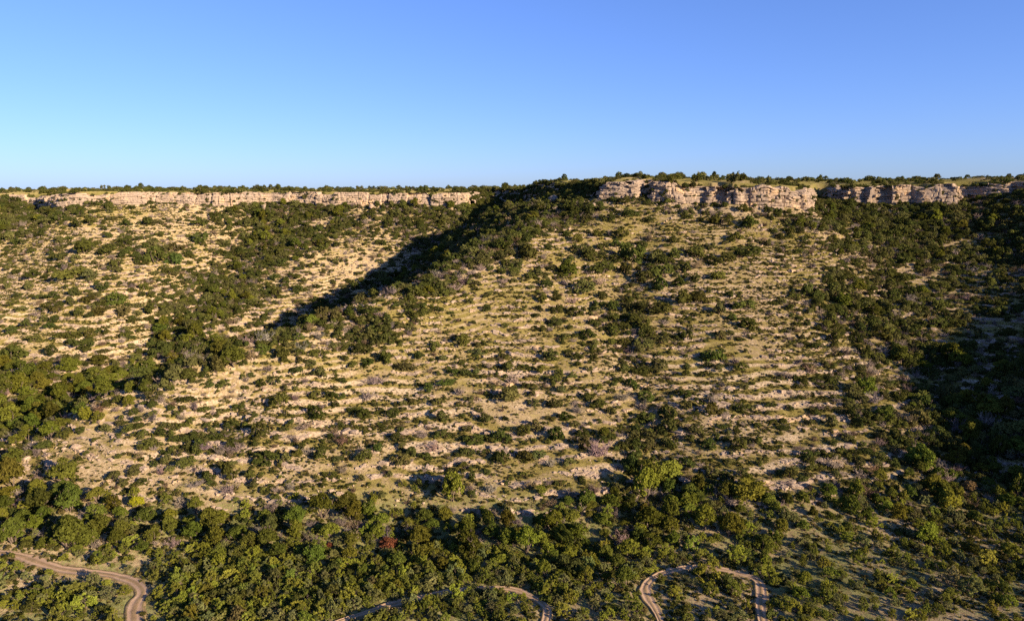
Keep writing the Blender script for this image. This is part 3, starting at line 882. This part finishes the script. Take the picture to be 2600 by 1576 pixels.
for (ou, ov), txt in HAND.items():
    k = 's'
    for w in txt.split():
        if w.isalpha(): k = w; continue
        a, b_, c = map(float, w.split(','))
        h = hit(ou + a / Z_, ov + b_ / Z_)
        if h is None: continue
        wid = c / Z_ / FPX * (h[3])
        plants.append((KIND[k], h[0], h[1], h[2], wid, 1))
hand_xy = np.array([(p[1], p[2], p[4]) for p in plants])

# everything else follows the cover of the ground
N = 600000
X0, X1, Y0, Y1 = -345, 250, 70, 470
cx = rng.uniform(X0, X1, N); cy = rng.uniform(Y0, Y1, N)
cz = height(cx, cy)
e = 1.5
nx_ = -(height(cx + e, cy) - height(cx - e, cy)) / (2 * e); ny_ = -(height(cx, cy + e) - height(cx, cy - e)) / (2 * e)
csd = rim_sd(cx, cy); ctd = track_dist(cx, cy)
u, v, fd = project(cx, cy, cz)
dist = np.sqrt(cx ** 2 + cy ** 2 + (cz - CAM_Z) ** 2)
sa = (nx_ * -cx + ny_ * -cy + (CAM_Z - cz)) / dist / np.sqrt(nx_ ** 2 + ny_ ** 2 + 1)
sa = np.clip(sa, .16, 1)
lift = np.where(v > 1180, 1.7, .8) * FPX / fd * .8
cc = cover(u, np.clip(v - lift, 540, 1550))
cc = cc * np.where((u > 2080) & (v < 820), .95, np.where((u > 1780) & (u <= 2150) & (v > 640) & (v < 1230), .88, 1.0))
cc = np.clip(cc * (1 + .45 * fbm(cx / 13, cy / 13, 71, 3)), 0, .96)
floor_zone = (cz < 4.5) & (csd < 0)
belt = (v > 1235) & (v < 1420)
draw = (cc > .62) & ~floor_zone
fore = (v >= 1390) | ((u > 1750) & (v > 1290))
kindr = rng.random(N)
kind = np.full(N, 1)                                   # 0 tree 1 shrub 2 mesquite 3 bare
kind = np.where(kindr < np.where(belt, .60, np.where(floor_zone & ~fore, .60, np.where(draw, np.where(cz > 14, .06, .22), 0.0))), 0, kind)
kind = np.where(fore & (kindr > .10), 2, kind)
kind = np.where(belt & (kindr > .72), 2, kind)
kind = np.where(~fore & (rng.random(N) < np.where(cc < .5, .30, .14)), 3, kind)
base_w = np.choose(kind, [3.8, 2.0, 1.35, 1.8])
base_w = np.where((kind == 1) & (cy > 215) & (cx < 0), 2.7, base_w)
base_w = np.where((kind == 1) & draw, 2.7, base_w)
wid = base_w * np.exp(rng.normal(0, .32, N)); wid = np.clip(wid, .8, np.where(kind == 2, 2.5, 6.2))
hr = np.choose(kind, [.95, .68, .62, .55])
area = (X1 - X0) * (Y1 - Y0)
dens = -np.log(1 - cc) * sa / (.72 * (base_w ** 2) * 1.1 * hr)
boost = np.where(fore & (cz < 6), np.where((cc > .72) & (u < 1650), 2.0, np.where(u > 1650, .50, .62)), np.where(cc > .6, np.where(u > 1900, 2.2, 2.7), np.where(cc > .42, 1.35, 1.15)))
prob = dens * boost * area / N
plateau = csd > 5.5
prob = np.where(plateau, .024 * area / N * (.35 + 1.5 * (fbm(cx / 18, cy / 18, 77, 2) > -.1)), prob)
kind = np.where(plateau, 1, kind); wid = np.where(plateau, np.clip(2.2 * np.exp(rng.normal(0, .45, N)), .9, 5.2), wid)
off = (u < -150) | (u > 2750) | (v > 1750)
prob = np.where(off, np.where(plateau, prob, .022 * area / N), prob)
acc = (rng.random(N) < prob) & ~((csd > -1.0) & (csd < 5.5)) & (ctd > np.where(cx < -45, 1.2, .75) + wid * .28)
idx = np.where(acc)[0]
# thin out near the bushes that are already there
hd = np.array([np.min(np.hypot(hand_xy[:, 0] - cx[i], hand_xy[:, 1] - cy[i]) - .42 * (hand_xy[:, 2] + wid[i])) for i in idx])
spur = (cc[idx] < .55) & (u[idx] > 600) & (u[idx] < 2000) & (v[idx] > 560) & (v[idx] < 1230) & ((cy[idx] < 235) | (cx[idx] > 0))
keepm = (hd > 0) & (~spur | (rng.random(len(idx)) < .70))
wid[idx[spur]] *= .76
# no two crowns through each other
order = idx[keepm]
order = order[np.argsort(-wid[order])]
cell = {}
names4 = ('juniper_tree', 'juniper_shrub', 'mesquite_bush', 'bare_shrub')
for i in order:
    gx0, gy0 = int(cx[i] // 4), int(cy[i] // 4)
    ok = True
    for a in (-1, 0, 1):
        for b_ in (-1, 0, 1):
            for (x2, y2, w2) in cell.get((gx0 + a, gy0 + b_), ()):
                if (x2 - cx[i]) ** 2 + (y2 - cy[i]) ** 2 < (.20 * (w2 + wid[i])) ** 2: ok = False
    if not ok: continue
    cell.setdefault((gx0, gy0), []).append((cx[i], cy[i], wid[i]))
    plants.append((names4[kind[i]], cx[i], cy[i], cz[i], wid[i], 0))
# a fringe of bushes along the foot and the lip of each cliff
for P, nrm, zb_, zt_, s_, spots_ in CLIFFS:
    for sx, sy, sz in spots_:
        plants.append(('juniper_shrub', sx, sy, sz, float(np.clip((2.6 if len(spots_) > 1.5 * s_[-1] else 1.3) * np.exp(rng.normal(0, .4)), .6, 4.2)), 0))
    shaded = P[:, 1].max() - P[:, 1].min() > 80 and P[:, 0].max() < 60 and P[:, 0].min() > -60
    n_ = int(s_[-1] * (3.4 if shaded else 2.3))
    for q in range(n_):
        k = int(rng.integers(len(P)))
        lip = rng.random() < .5
        o_ = -rng.uniform(1.5, 9.0) if lip else rng.uniform(1.2, 11.0 if shaded else 4.5)
        x = P[k, 0] + nrm[k, 0] * o_; y = P[k, 1] + nrm[k, 1] * o_
        if fbm(np.array([x / 10]), np.array([y / 10]), 91, 2)[0] < (-.9 if shaded else -.25): continue
        plants.append(('juniper_shrub', x, y, float(zt_[k] - .1 if lip else height(x, y) - (0 if shaded else .1)), float(np.clip((3.0 if shaded else 1.7) * np.exp(rng.normal(0, .35)), .9, 4.0)), 0))
# farther out on the plateau, where only the tops make the skyline
for i in range(2600):
    x = rng.uniform(-520, 420); y = rng.uniform(425, 700)
    if fbm(np.array([x / 16]), np.array([y / 30]), 97, 2)[0] < .05 or (x > -45 and y < 460 and rng.random() < .5): continue
    plants.append(('juniper_shrub', x, y, float(height(x, y)), float(np.clip(2.7 * np.exp(rng.normal(0, .45)), 1.1, 6.0)), 0))

px = np.array([p[1] for p in plants]); py = np.array([p[2] for p in plants]); pz = np.array([p[3] for p in plants]); pw = np.array([p[4] for p in plants])
pk = np.array([p[0] for p in plants]); ph = np.array([p[5] for p in plants])
pu, pv, pf = project(px, py, pz + pw * .3)
# seen over the ground?
vis = np.ones(len(plants), bool)
for k in np.linspace(.3, .99, 90):
    zz = CAM_Z + (pz + pw * .55 - CAM_Z) * k
    vis &= zz > height(px * k, py * k) - .02
inframe = (pu > -5) & (pu < 2605) & (pv < 1590)
pxw = pw / pf * FPX

COLS = {
 'juniper_tree': [('deep green', (.074, .084, .015)), ('olive green', (.100, .105, .017)), ('yellowish green', (.124, .126, .019))],
 'juniper_shrub': [('dark green', (.054, .062, .016)), ('deep olive', (.075, .078, .019)), ('dull green', (.094, .091, .030))],
 'mesquite_bush': [('mid green', (.125, .134, .024)), ('bright green', (.172, .178, .026)), ('grey green', (.138, .140, .050))],
 'bare_shrub': [('grey', (.185, .145, .118)), ('mauve grey', (.178, .138, .120)), ('brown', (.135, .095, .060))],
}
NOUN = {'juniper_tree': 'juniper tree', 'juniper_shrub': 'juniper bush', 'mesquite_bush': 'mesquite bush', 'bare_shrub': 'leafless shrub'}
CAT = {'juniper_tree': 'tree', 'juniper_shrub': 'bush', 'mesquite_bush': 'bush', 'bare_shrub': 'shrub'}
GROUP = {'juniper_tree': 'juniper trees of the valley', 'juniper_shrub': 'juniper bushes on the slopes', 'mesquite_bush': 'mesquite bushes on the valley floor', 'bare_shrub': 'leafless shrubs among the green'}
LAND = [
 (60,545,'beside the notch left of the long cliff'),(230,560,'under the pale buttress of the left cliff'),(420,570,'under the middle of the left cliff'),
 (640,570,'in the head of the wooded gully'),(900,560,'under the right half of the left cliff'),(1120,570,'at the head of the left ravine'),
 (60,640,'in the upper scrub of the left slope'),(250,640,'in the scrub band on the left slope'),(430,650,'beside the wooded gully, left slope'),(620,660,'in the wooded gully, left slope'),
 (820,650,'right of the wooded gully'),(1000,620,'above the shadowed ravine'),(80,740,'on pale ground, lower left slope'),(270,740,'in the middle of the pale left slope'),
 (470,760,'low in the wooded gully'),(680,760,'on the rib beside the shadowed ravine'),(60,840,'on bare pale ground at far left'),(230,840,'on bare sandy ground, left slope'),(350,900,'where the gully meets the valley'),
 (560,860,'in the ravine mouth'),(100,950,'on the left valley floor'),(280,980,'in the thicket left of the spur'),(80,1060,'in the lower left thicket'),
 (1350,520,'on the shaded corner of the mesa'),(1300,600,'high on the spur crest'),(1150,680,'on the upper spur crest'),(980,760,'on the middle spur crest'),(780,850,'on the lower spur crest'),(600,930,'near the low end of the crest'),(430,1010,'on the nose of the spur'),
 (1600,520,'at the foot of the middle cliff'),(1900,530,'under the right end of the middle cliff'),(1500,590,'on the grassy upper spur'),(1750,600,'below the grassy patch'),(1950,600,'on the upper right flank'),
 (1400,660,'in the scrub band on the upper spur'),(1600,660,'in the middle of the upper scrub'),(1800,680,'right side of the upper scrub'),(1960,700,'above the right ravine'),
 (1300,740,'on open ground of the upper spur'),(1560,780,'in the clump heading the spur gully'),(1760,770,'right of the gully clump'),(1950,800,'on the right flank of the spur'),
 (1100,850,'on the upper left face of the spur'),(1300,850,'on the pale upper face of the spur'),(1480,860,'left of the spur gully'),(1680,860,'in the upper spur gully'),(1850,880,'right of the upper gully'),
 (850,930,'on ledges of the left spur face'),(1050,930,'on ledges left of centre'),(1250,940,'on ledges at the spur centre'),(1430,950,'on pale ledges near the gully'),(1620,960,'in the middle spur gully'),(1800,970,'right of the middle gully'),(2000,920,'on ledges above the right ravine'),
 (700,1020,'on the lower left face of the spur'),(900,1040,'on lower ledges left of centre'),(1100,1050,'on lower ledges of the spur centre'),(1320,1050,'on lower ledges before the gully'),(1530,1060,'in the lower hedge across the gully'),(1750,1080,'in the dark hedge right of the gully'),(1950,1060,'on the lower right face of the spur'),(2120,1020,'on the right edge of the spur'),
 (200,1130,'on the bare toe of the spur, left'),(480,1110,'among brown shrubs on the spur toe'),(780,1150,'on the striped toe of the spur'),(1100,1160,'on the striped middle toe'),(1400,1160,'on the stony toe near the wash'),(1700,1180,'beside the stony wash'),(1900,1170,'on the grassy right toe'),(2120,1160,'near the mouth of the right ravine'),
 (2150,560,'at the head of the right ravine'),(2350,560,'under the right cliff'),(2540,560,'under the cliff at far right'),(2150,680,'in the upper right ravine'),(2350,680,'on the wooded hillside, right'),(2540,680,'on the open hillside at far right'),(2250,800,'in the middle right ravine'),(2450,850,'on the shaded far right hillside'),(2300,950,'at the shadow edge in the ravine'),(2520,1000,'in the deep shade at right'),(2380,1100,'low in the right ravine'),
 (80,1240,'in the tree belt at far left'),(230,1280,'in the tree belt above the left track'),(400,1290,'in the belt, left of centre'),(560,1310,'in the belt under the striped toe'),(730,1320,'in the belt beside the rusty tree, left'),(900,1330,'in the belt just left of the rusty tree'),(1060,1310,'in the belt right of the rusty tree'),(1200,1330,'in the middle of the tree belt'),(1350,1340,'in the belt above the middle track'),(1480,1340,'in the belt left of the looping track'),(1620,1300,'in the belt at the wash mouth'),(1790,1280,'in the belt right of the wash'),(1980,1280,'in the right end of the belt'),(2150,1270,'among lone trees on the right'),(2330,1260,'at the shadow edge, lower right'),(2520,1280,'in the lower right shade'),
 (60,1370,'above the left track at the edge'),(250,1390,'above the bend of the left track'),(430,1400,'right of the left track bend'),(620,1400,'in the thicket, left of the middle track'),(800,1400,'in the thicket under the belt'),(980,1430,'above the middle track'),(1150,1440,'over the middle track bend'),(1330,1440,'between the two loops of track'),(1500,1430,'left of the looping track'),(1800,1390,'above the looping track'),(1950,1400,'just right of the looping track'),(2130,1390,'in the lower right scrub'),(2330,1400,'in the lower right corner scrub'),(2530,1400,'by the right edge, low down'),
 (60,1500,'inside the left track bend, far corner'),(200,1520,'inside the left track bend'),(450,1510,'in the lower left thicket by the track'),(620,1520,'low in the left thicket'),(780,1510,'left of the middle track end'),(1000,1560,'under the middle track'),(1200,1550,'inside the middle track bend'),(1480,1520,'low between the two tracks'),(1750,1490,'inside the looping track'),(1800,1560,'low inside the looping track'),(2030,1500,'right of the looping track, low'),(2200,1510,'in the bottom scrub, right'),(2400,1520,'in the bottom right corner'),(2560,1540,'at the very bottom right corner'),
 (200,478,'on the skyline over the left buttress'),(500,480,'on the skyline of the left mesa'),(800,482,'on the skyline right of the gully'),(1100,480,'on the skyline over the left ravine'),(1350,468,'on the skyline left of the middle cliff'),(1580,452,'on the skyline above the middle cliff'),(1800,456,'on the skyline, right of the dome'),(2050,464,'on the skyline over the right notch'),(2300,458,'on the skyline above the right cliff'),(2530,452,'on the skyline at far right'),
]
ORD = 'first second third fourth fifth sixth seventh eighth ninth tenth eleventh twelfth thirteenth fourteenth fifteenth sixteenth seventeenth eighteenth nineteenth twentieth'.split()
TENS = {2: 'twenty', 3: 'thirty', 4: 'forty'}
def ordinal(k):
    if k < 20: return ORD[k]
    k += 1
    return TENS[k // 10] + ('-' + ORD[k % 10 - 1] if k % 10 else '') if k % 10 else {2: 'twentieth', 3: 'thirtieth', 4: 'fortieth'}[k // 10]

LIMIT = {'juniper_tree': 300, 'juniper_shrub': 300, 'mesquite_bush': 290, 'bare_shrub': 220}
single = np.zeros(len(plants), bool)
for k, lim in LIMIT.items():
    m = np.where((pk == k) & vis & inframe)[0]
    m = m[np.argsort(-(pxw[m] + 40 * ph[m]))][:lim]
    single[m] = True
landP = np.array([(a, b_) for a, b_, _ in LAND], float)

def tag(o, label, cat, group=None):
    o['label'] = label; o['category'] = cat
    if group: o['group'] = group

def child(name, me, root, color):
    c = link(bpy.data.objects.new(name, me)); c.parent = root; c.color = (*color, 1)
    return c

by_zone = {}
info = {}
for i in np.where(single)[0]:
    k = pk[i]
    z = int(np.argmin((landP[:, 0] - pu[i]) ** 2 + ((landP[:, 1] - pv[i]) * 1.6) ** 2))
    ci = int(rng.choice(3, p=[.42, .38, .20]))
    by_zone.setdefault((k, z, ci), []).append(i)
first = {}
for (k, z, ci), mem in by_zone.items():
    mem.sort(key=lambda i: pu[i])
    cname, col = COLS[k][ci]
    for q, i in enumerate(mem):
        lab = f'{cname} {NOUN[k]} {LAND[z][2]}'
        if len(mem) > 1: lab += f', {ordinal(q)} from left'
        vi = int(rng.integers(len(PROTO[k])))
        rz = float(rng.uniform(0, 2 * pi)); w = float(pw[i]); hs = float(np.clip(np.exp(rng.normal(0, .17)), .7, 1.3))
        jc = tuple(float(c * rng.uniform(.9, 1.1)) for c in col)
        if k == 'juniper_tree':
            if (k, vi) not in first:
                root = empty('juniper_tree', (0, 0, 0))
                child('crown', PROTO[k][vi][0], root, jc); child('trunk', PROTO[k][vi][1], root, jc)
                first[(k, vi)] = root
            else:
                src = first[(k, vi)]; root = link(src.copy())
                for ch in src.children:
                    c = link(ch.copy()); c.parent = root; c.color = (*jc, 1)
        else:
            if (k, vi) not in first:
                root = link(bpy.data.objects.new(k, PROTO[k][vi])); first[(k, vi)] = root
            else:
                root = link(first[(k, vi)].copy())
            root.color = (*jc, 1)
        root.location = (px[i], py[i], pz[i] - .04 * w); root.rotation_euler = (0, 0, rz); ax = float(np.exp(rng.normal(0, .17))); root.scale = (w * ax, w / ax, w * hs)
        tag(root, lab, CAT[k], GROUP[k])

# a few that look like no other
SPECIAL = {'yellow': ('juniper_tree', (.19, .175, .012), 'juniper_tree', 'bright yellow-green juniper at the upper edge of the belt', 'tree'),
           'rusty': ('juniper_tree', (.170, .066, .032), 'dead_juniper', None, 'tree'), 'tan': ('juniper_tree', (.15, .095, .045), 'dead_juniper', None, 'tree')}
spec_lab = {'rusty': iter(['big rust-red dead juniper fallen among green trees', 'small rusty dead juniper below the big rust-red one', 'pinkish dead juniper left of the big rust-red one', 'tiny rusty dead juniper in the middle of the belt']),
            'tan': iter(['narrow tan dead juniper among the lone trees', 'rounded tan dead juniper near the shadow edge'])}
for i in np.where(np.isin(pk, list(SPECIAL)))[0]:
    src, col, nm, lab, cat = SPECIAL[pk[i]]
    if lab is None: lab = next(spec_lab[pk[i]])
    cr, tr = PROTO[src][i % len(PROTO[src])]
    root = empty(nm, (px[i], py[i], pz[i] - .1)); w = float(pw[i])
    child('crown', cr, root, col); child('trunk', tr, root, col)
    root.scale = (w, w, w * (.55 if pk[i] == 'rusty' else .95)); root.rotation_euler = (0, 0, i * 1.3)
    tag(root, lab, cat)

# ------------------------------------------------------------------ what nobody could count: scattered by geometry nodes
def proto_collection(name, meshes, cols, style=(.55, .30)):
    c = bpy.data.collections.new(name)
    k = 0
    for q, col in enumerate(cols):
        mat = leaf_material('%s_tint_%d' % (name, q), *style, color=col) if col else None
        for me in meshes:
            if mat:
                me = me.copy()
                for sl in range(len(me.materials)):
                    if me.materials[sl] in (M_leaf, M_twig, M_grass): me.materials[sl] = mat
            o = bpy.data.objects.new('%s_%03d' % (name, k), me); c.objects.link(o); k += 1
    return c, k

def scatter(name, coll, pts, rot, scl, idx):
    me = bpy.data.meshes.new(name)
    n = len(pts)
    me.vertices.add(n); me.vertices.foreach_set('co', np.ascontiguousarray(pts, np.float32).ravel())
    for an, arr in (('rot', rot), ('scl', scl)):
        a = me.attributes.new(an, 'FLOAT_VECTOR', 'POINT'); a.data.foreach_set('vector', np.ascontiguousarray(arr, np.float32).ravel())
    a = me.attributes.new('pick', 'INT', 'POINT'); a.data.foreach_set('value', np.ascontiguousarray(idx, np.int32))
    me.update()
    o = link(bpy.data.objects.new(name, me)); o['kind'] = 'stuff'
    g = bpy.data.node_groups.new(name + '_scatter', 'GeometryNodeTree')
    g.interface.new_socket('Geometry', in_out='INPUT', socket_type='NodeSocketGeometry')
    g.interface.new_socket('Geometry', in_out='OUTPUT', socket_type='NodeSocketGeometry')
    gi = g.nodes.new('NodeGroupInput'); go = g.nodes.new('NodeGroupOutput')
    ci = g.nodes.new('GeometryNodeCollectionInfo'); ci.inputs['Collection'].default_value = coll
    ci.inputs['Separate Children'].default_value = True; ci.inputs['Reset Children'].default_value = True
    ip = g.nodes.new('GeometryNodeInstanceOnPoints'); ip.inputs['Pick Instance'].default_value = True
    def na(nm, ty):
        x = g.nodes.new('GeometryNodeInputNamedAttribute'); x.data_type = ty; x.inputs['Name'].default_value = nm
        return next(s_ for s_ in x.outputs if s_.enabled and s_.name == 'Attribute')
    e2r = g.nodes.new('FunctionNodeEulerToRotation')
    g.links.new(na('rot', 'FLOAT_VECTOR'), e2r.inputs[0])
    g.links.new(gi.outputs[0], ip.inputs['Points']); g.links.new(ci.outputs[0], ip.inputs['Instance'])
    g.links.new(e2r.outputs[0], ip.inputs['Rotation']); g.links.new(na('scl', 'FLOAT_VECTOR'), ip.inputs['Scale'])
    g.links.new(na('pick', 'INT'), ip.inputs['Instance Index'])
    g.links.new(ip.outputs[0], go.inputs[0])
    md = o.modifiers.new('scatter', 'NODES'); md.node_group = g
    return o

tree_far = [join('juniper_tree', [(cr, M_leaf), (tr, M_bark)]) for cr, tr in PROTO['juniper_tree'][:5]]
for k, nm, meshes in (('juniper_tree', 'juniper_wood', tree_far), ('juniper_shrub', 'juniper_scrub', PROTO['juniper_shrub'][:6]),
                      ('mesquite_bush', 'mesquite_scrub', PROTO['mesquite_bush'][:5]), ('bare_shrub', 'leafless_scrub', PROTO['bare_shrub'])):
    m = np.where((pk == k) & ~single)[0]
    c, cnt = proto_collection(nm, meshes, [q[1] for q in COLS[k]], (.5, 0.0) if k == 'bare_shrub' else (.55, .30))
    w = pw[m]; ax_ = np.exp(rng.normal(0, .17, len(m)))
    scatter(nm, c, np.c_[px[m], py[m], pz[m] - .04 * w], np.c_[np.zeros(len(m)), np.zeros(len(m)), rng.uniform(0, 6.28, len(m))],
            np.c_[w * ax_, w / ax_, w * np.exp(rng.normal(0, .18, len(m)))], rng.integers(0, cnt, len(m)))

# low scrub, grass and loose stones
def field(n, box, accept):
    x = rng.uniform(box[0], box[1], n); y = rng.uniform(box[2], box[3], n)
    z = height(x, y); s_ = rim_sd(x, y); t_ = track_dist(x, y)
    u, v, f_ = project(x, y, z)
    k = accept(x, y, z, s_, u, v) & (t_ > .85) & (u > -200) & (u < 2800) & (v < 1700)
    return x[k], y[k], z[k]
bigx = np.array([(p[1], p[2]) for p in plants])
x, y, z = field(620000, (-345, 230, 78, 430), lambda x, y, z, s_, u, v: (s_ < -1.5) & (fbm(x / 9, y / 9, 81, 2) + .3 * rng.normal(size=len(x)) > .02) & ((rng.random(len(x)) < .45) | (np.abs(ledge_phase(x, y) - .28) < .24) | (z < 3)))
w = np.clip(.56 * np.exp(rng.normal(0, .45, len(x))), .25, 1.6)
x2, y2, z2 = field(150000, (-330, 190, 108, 420), lambda x, y, z, s_, u, v: (s_ < -4) & (z > 3.5) & (np.abs(ledge_phase(x, y) - .26) < .15) & (fbm(x / 7, y / 5, 95, 3) > -.02))
x, y, z = np.r_[x, x2], np.r_[y, y2], np.r_[z, z2]; w = np.r_[w, np.clip(.85 * np.exp(rng.normal(0, .35, len(x2))), .4, 1.9)]
c, cnt = proto_collection('low_scrub', PROTO['low_scrub'], [(.050, .053, .014), (.082, .078, .020), (.105, .085, .032), (.080, .083, .019)])
scatter('undergrowth', c, np.c_[x, y, z - .03], np.c_[x * 0, x * 0, rng.uniform(0, 6.28, len(x))], np.c_[w, w, w * rng.uniform(.7, 1.1, len(x))], rng.integers(0, cnt, len(x)))
x, y, z = field(150000, (-260, 190, 80, 330), lambda x, y, z, s_, u, v: (s_ < -1.0) & (fbm(x / 11, y / 11, 83, 3) + .3 * rng.normal(size=len(x)) > -.05))
w = np.clip(.62 * np.exp(rng.normal(0, .3, len(x))), .3, 1.2)
c, cnt = proto_collection('grass', PROTO['grass'], [(.175, .142, .040), (.125, .114, .028), (.24, .185, .074), (.095, .096, .022)], (.5, .3))
scatter('grass', c, np.c_[x, y, z - .02], np.c_[x * 0, x * 0, rng.uniform(0, 6.28, len(x))], np.c_[w, w, w * rng.uniform(.6, 1.0, len(x))], rng.integers(0, cnt, len(x)))
x, y, z = field(110000, (-300, 200, 100, 400), lambda x, y, z, s_, u, v: (s_ < .0) & (z > 3) & ((fbm(x / 8, y / 8, 87, 2) + .3 * rng.normal(size=len(x)) > .28) | ((s_ > -14) & (rng.random(len(x)) < .5))))
near_cliff = rim_sd(x, y) > -16
w = np.clip(.30 * np.exp(rng.normal(0, .5, len(x))), .12, 1.4) * np.where(near_cliff, 1.6, 1.0)
c, cnt = proto_collection('stones', PEBBLES, [None])
scatter('loose_stones', c, np.c_[x, y, z + .02], rng.uniform(0, 6.28, (len(x), 3)), np.c_[w, w * rng.uniform(.6, 1, len(x)), w * rng.uniform(.5, .9, len(x))], rng.integers(0, cnt, len(x)))

x, y, z = field(420000, (-330, 190, 110, 400), lambda x, y, z, s_, u, v: (s_ < -3) & (z > 3.0) & (z < 46) & (np.abs(ledge_phase(x, y) - .74) < .13) & (fbm(x / 12, y / 7, 93, 3) > -.12) & (rng.random(len(x)) < .8))
w = np.clip(.50 * np.exp(rng.normal(0, .45, len(x))), .2, 1.5)
c, cnt = proto_collection('ledge_rock', SLABS, [None])
gx1 = (height(x + 1, y) - height(x - 1, y)); gy1 = (height(x, y + 1) - height(x, y - 1))
scatter('ledge_rubble', c, np.c_[x, y, z + .02], np.c_[rng.normal(0, .15, len(x)), rng.normal(0, .15, len(x)), np.arctan2(gy1, gx1) + pi / 2 + rng.normal(0, .35, len(x))],
        np.c_[w * rng.uniform(1.0, 2.0, len(x)), w * rng.uniform(.6, 1, len(x)), w * rng.uniform(.35, .7, len(x))], rng.integers(0, cnt, len(x)))

# boulders that have come down from the cliffs
B = [(1405,512,30,'white boulder on the shaded mesa corner'), (1510,527,22,'pale boulder under the left corner of the middle cliff'), (1755,512,26,'pale boulder leaning on the middle cliff'),
     (1782,540,16,'small round boulder below the middle cliff'), (1858,552,15,'flat boulder under the middle cliff'), (1440,700,22,'large pale boulder in the upper spur scrub'), (2205,642,9,'tiny white boulder in the right ravine'),
     (945,532,22,'pale boulder fallen below the left cliff'), (670,532,20,'slab at the head of the wooded gully'), (560,745,24,'boulder at the foot of the pale scar'), (1668,1215,14,'white boulder in the stony wash'), (1664,1150,12,'upper white boulder in the stony wash')]
for q, (bu, bv, bw, lab) in enumerate(B):
    h = hit(bu, bv)
    if h is None: continue
    w = bw / FPX * h[3]
    o = link(bpy.data.objects.new('limestone_boulder', ROCKS[q % len(ROCKS)]))
    o.location = (h[0], h[1], h[2] + .22 * w); o.scale = (w, w * .8, w * .75); o.rotation_euler = (.2 * q, .1, 1.1 * q)
    tag(o, lab, 'boulder')
print('PLANTS', len(plants), {k: int(((pk == k)).sum()) for k in set(pk)}, 'single', int(single.sum()), 'tris terrain', 2 * len(xs) * len(ys))
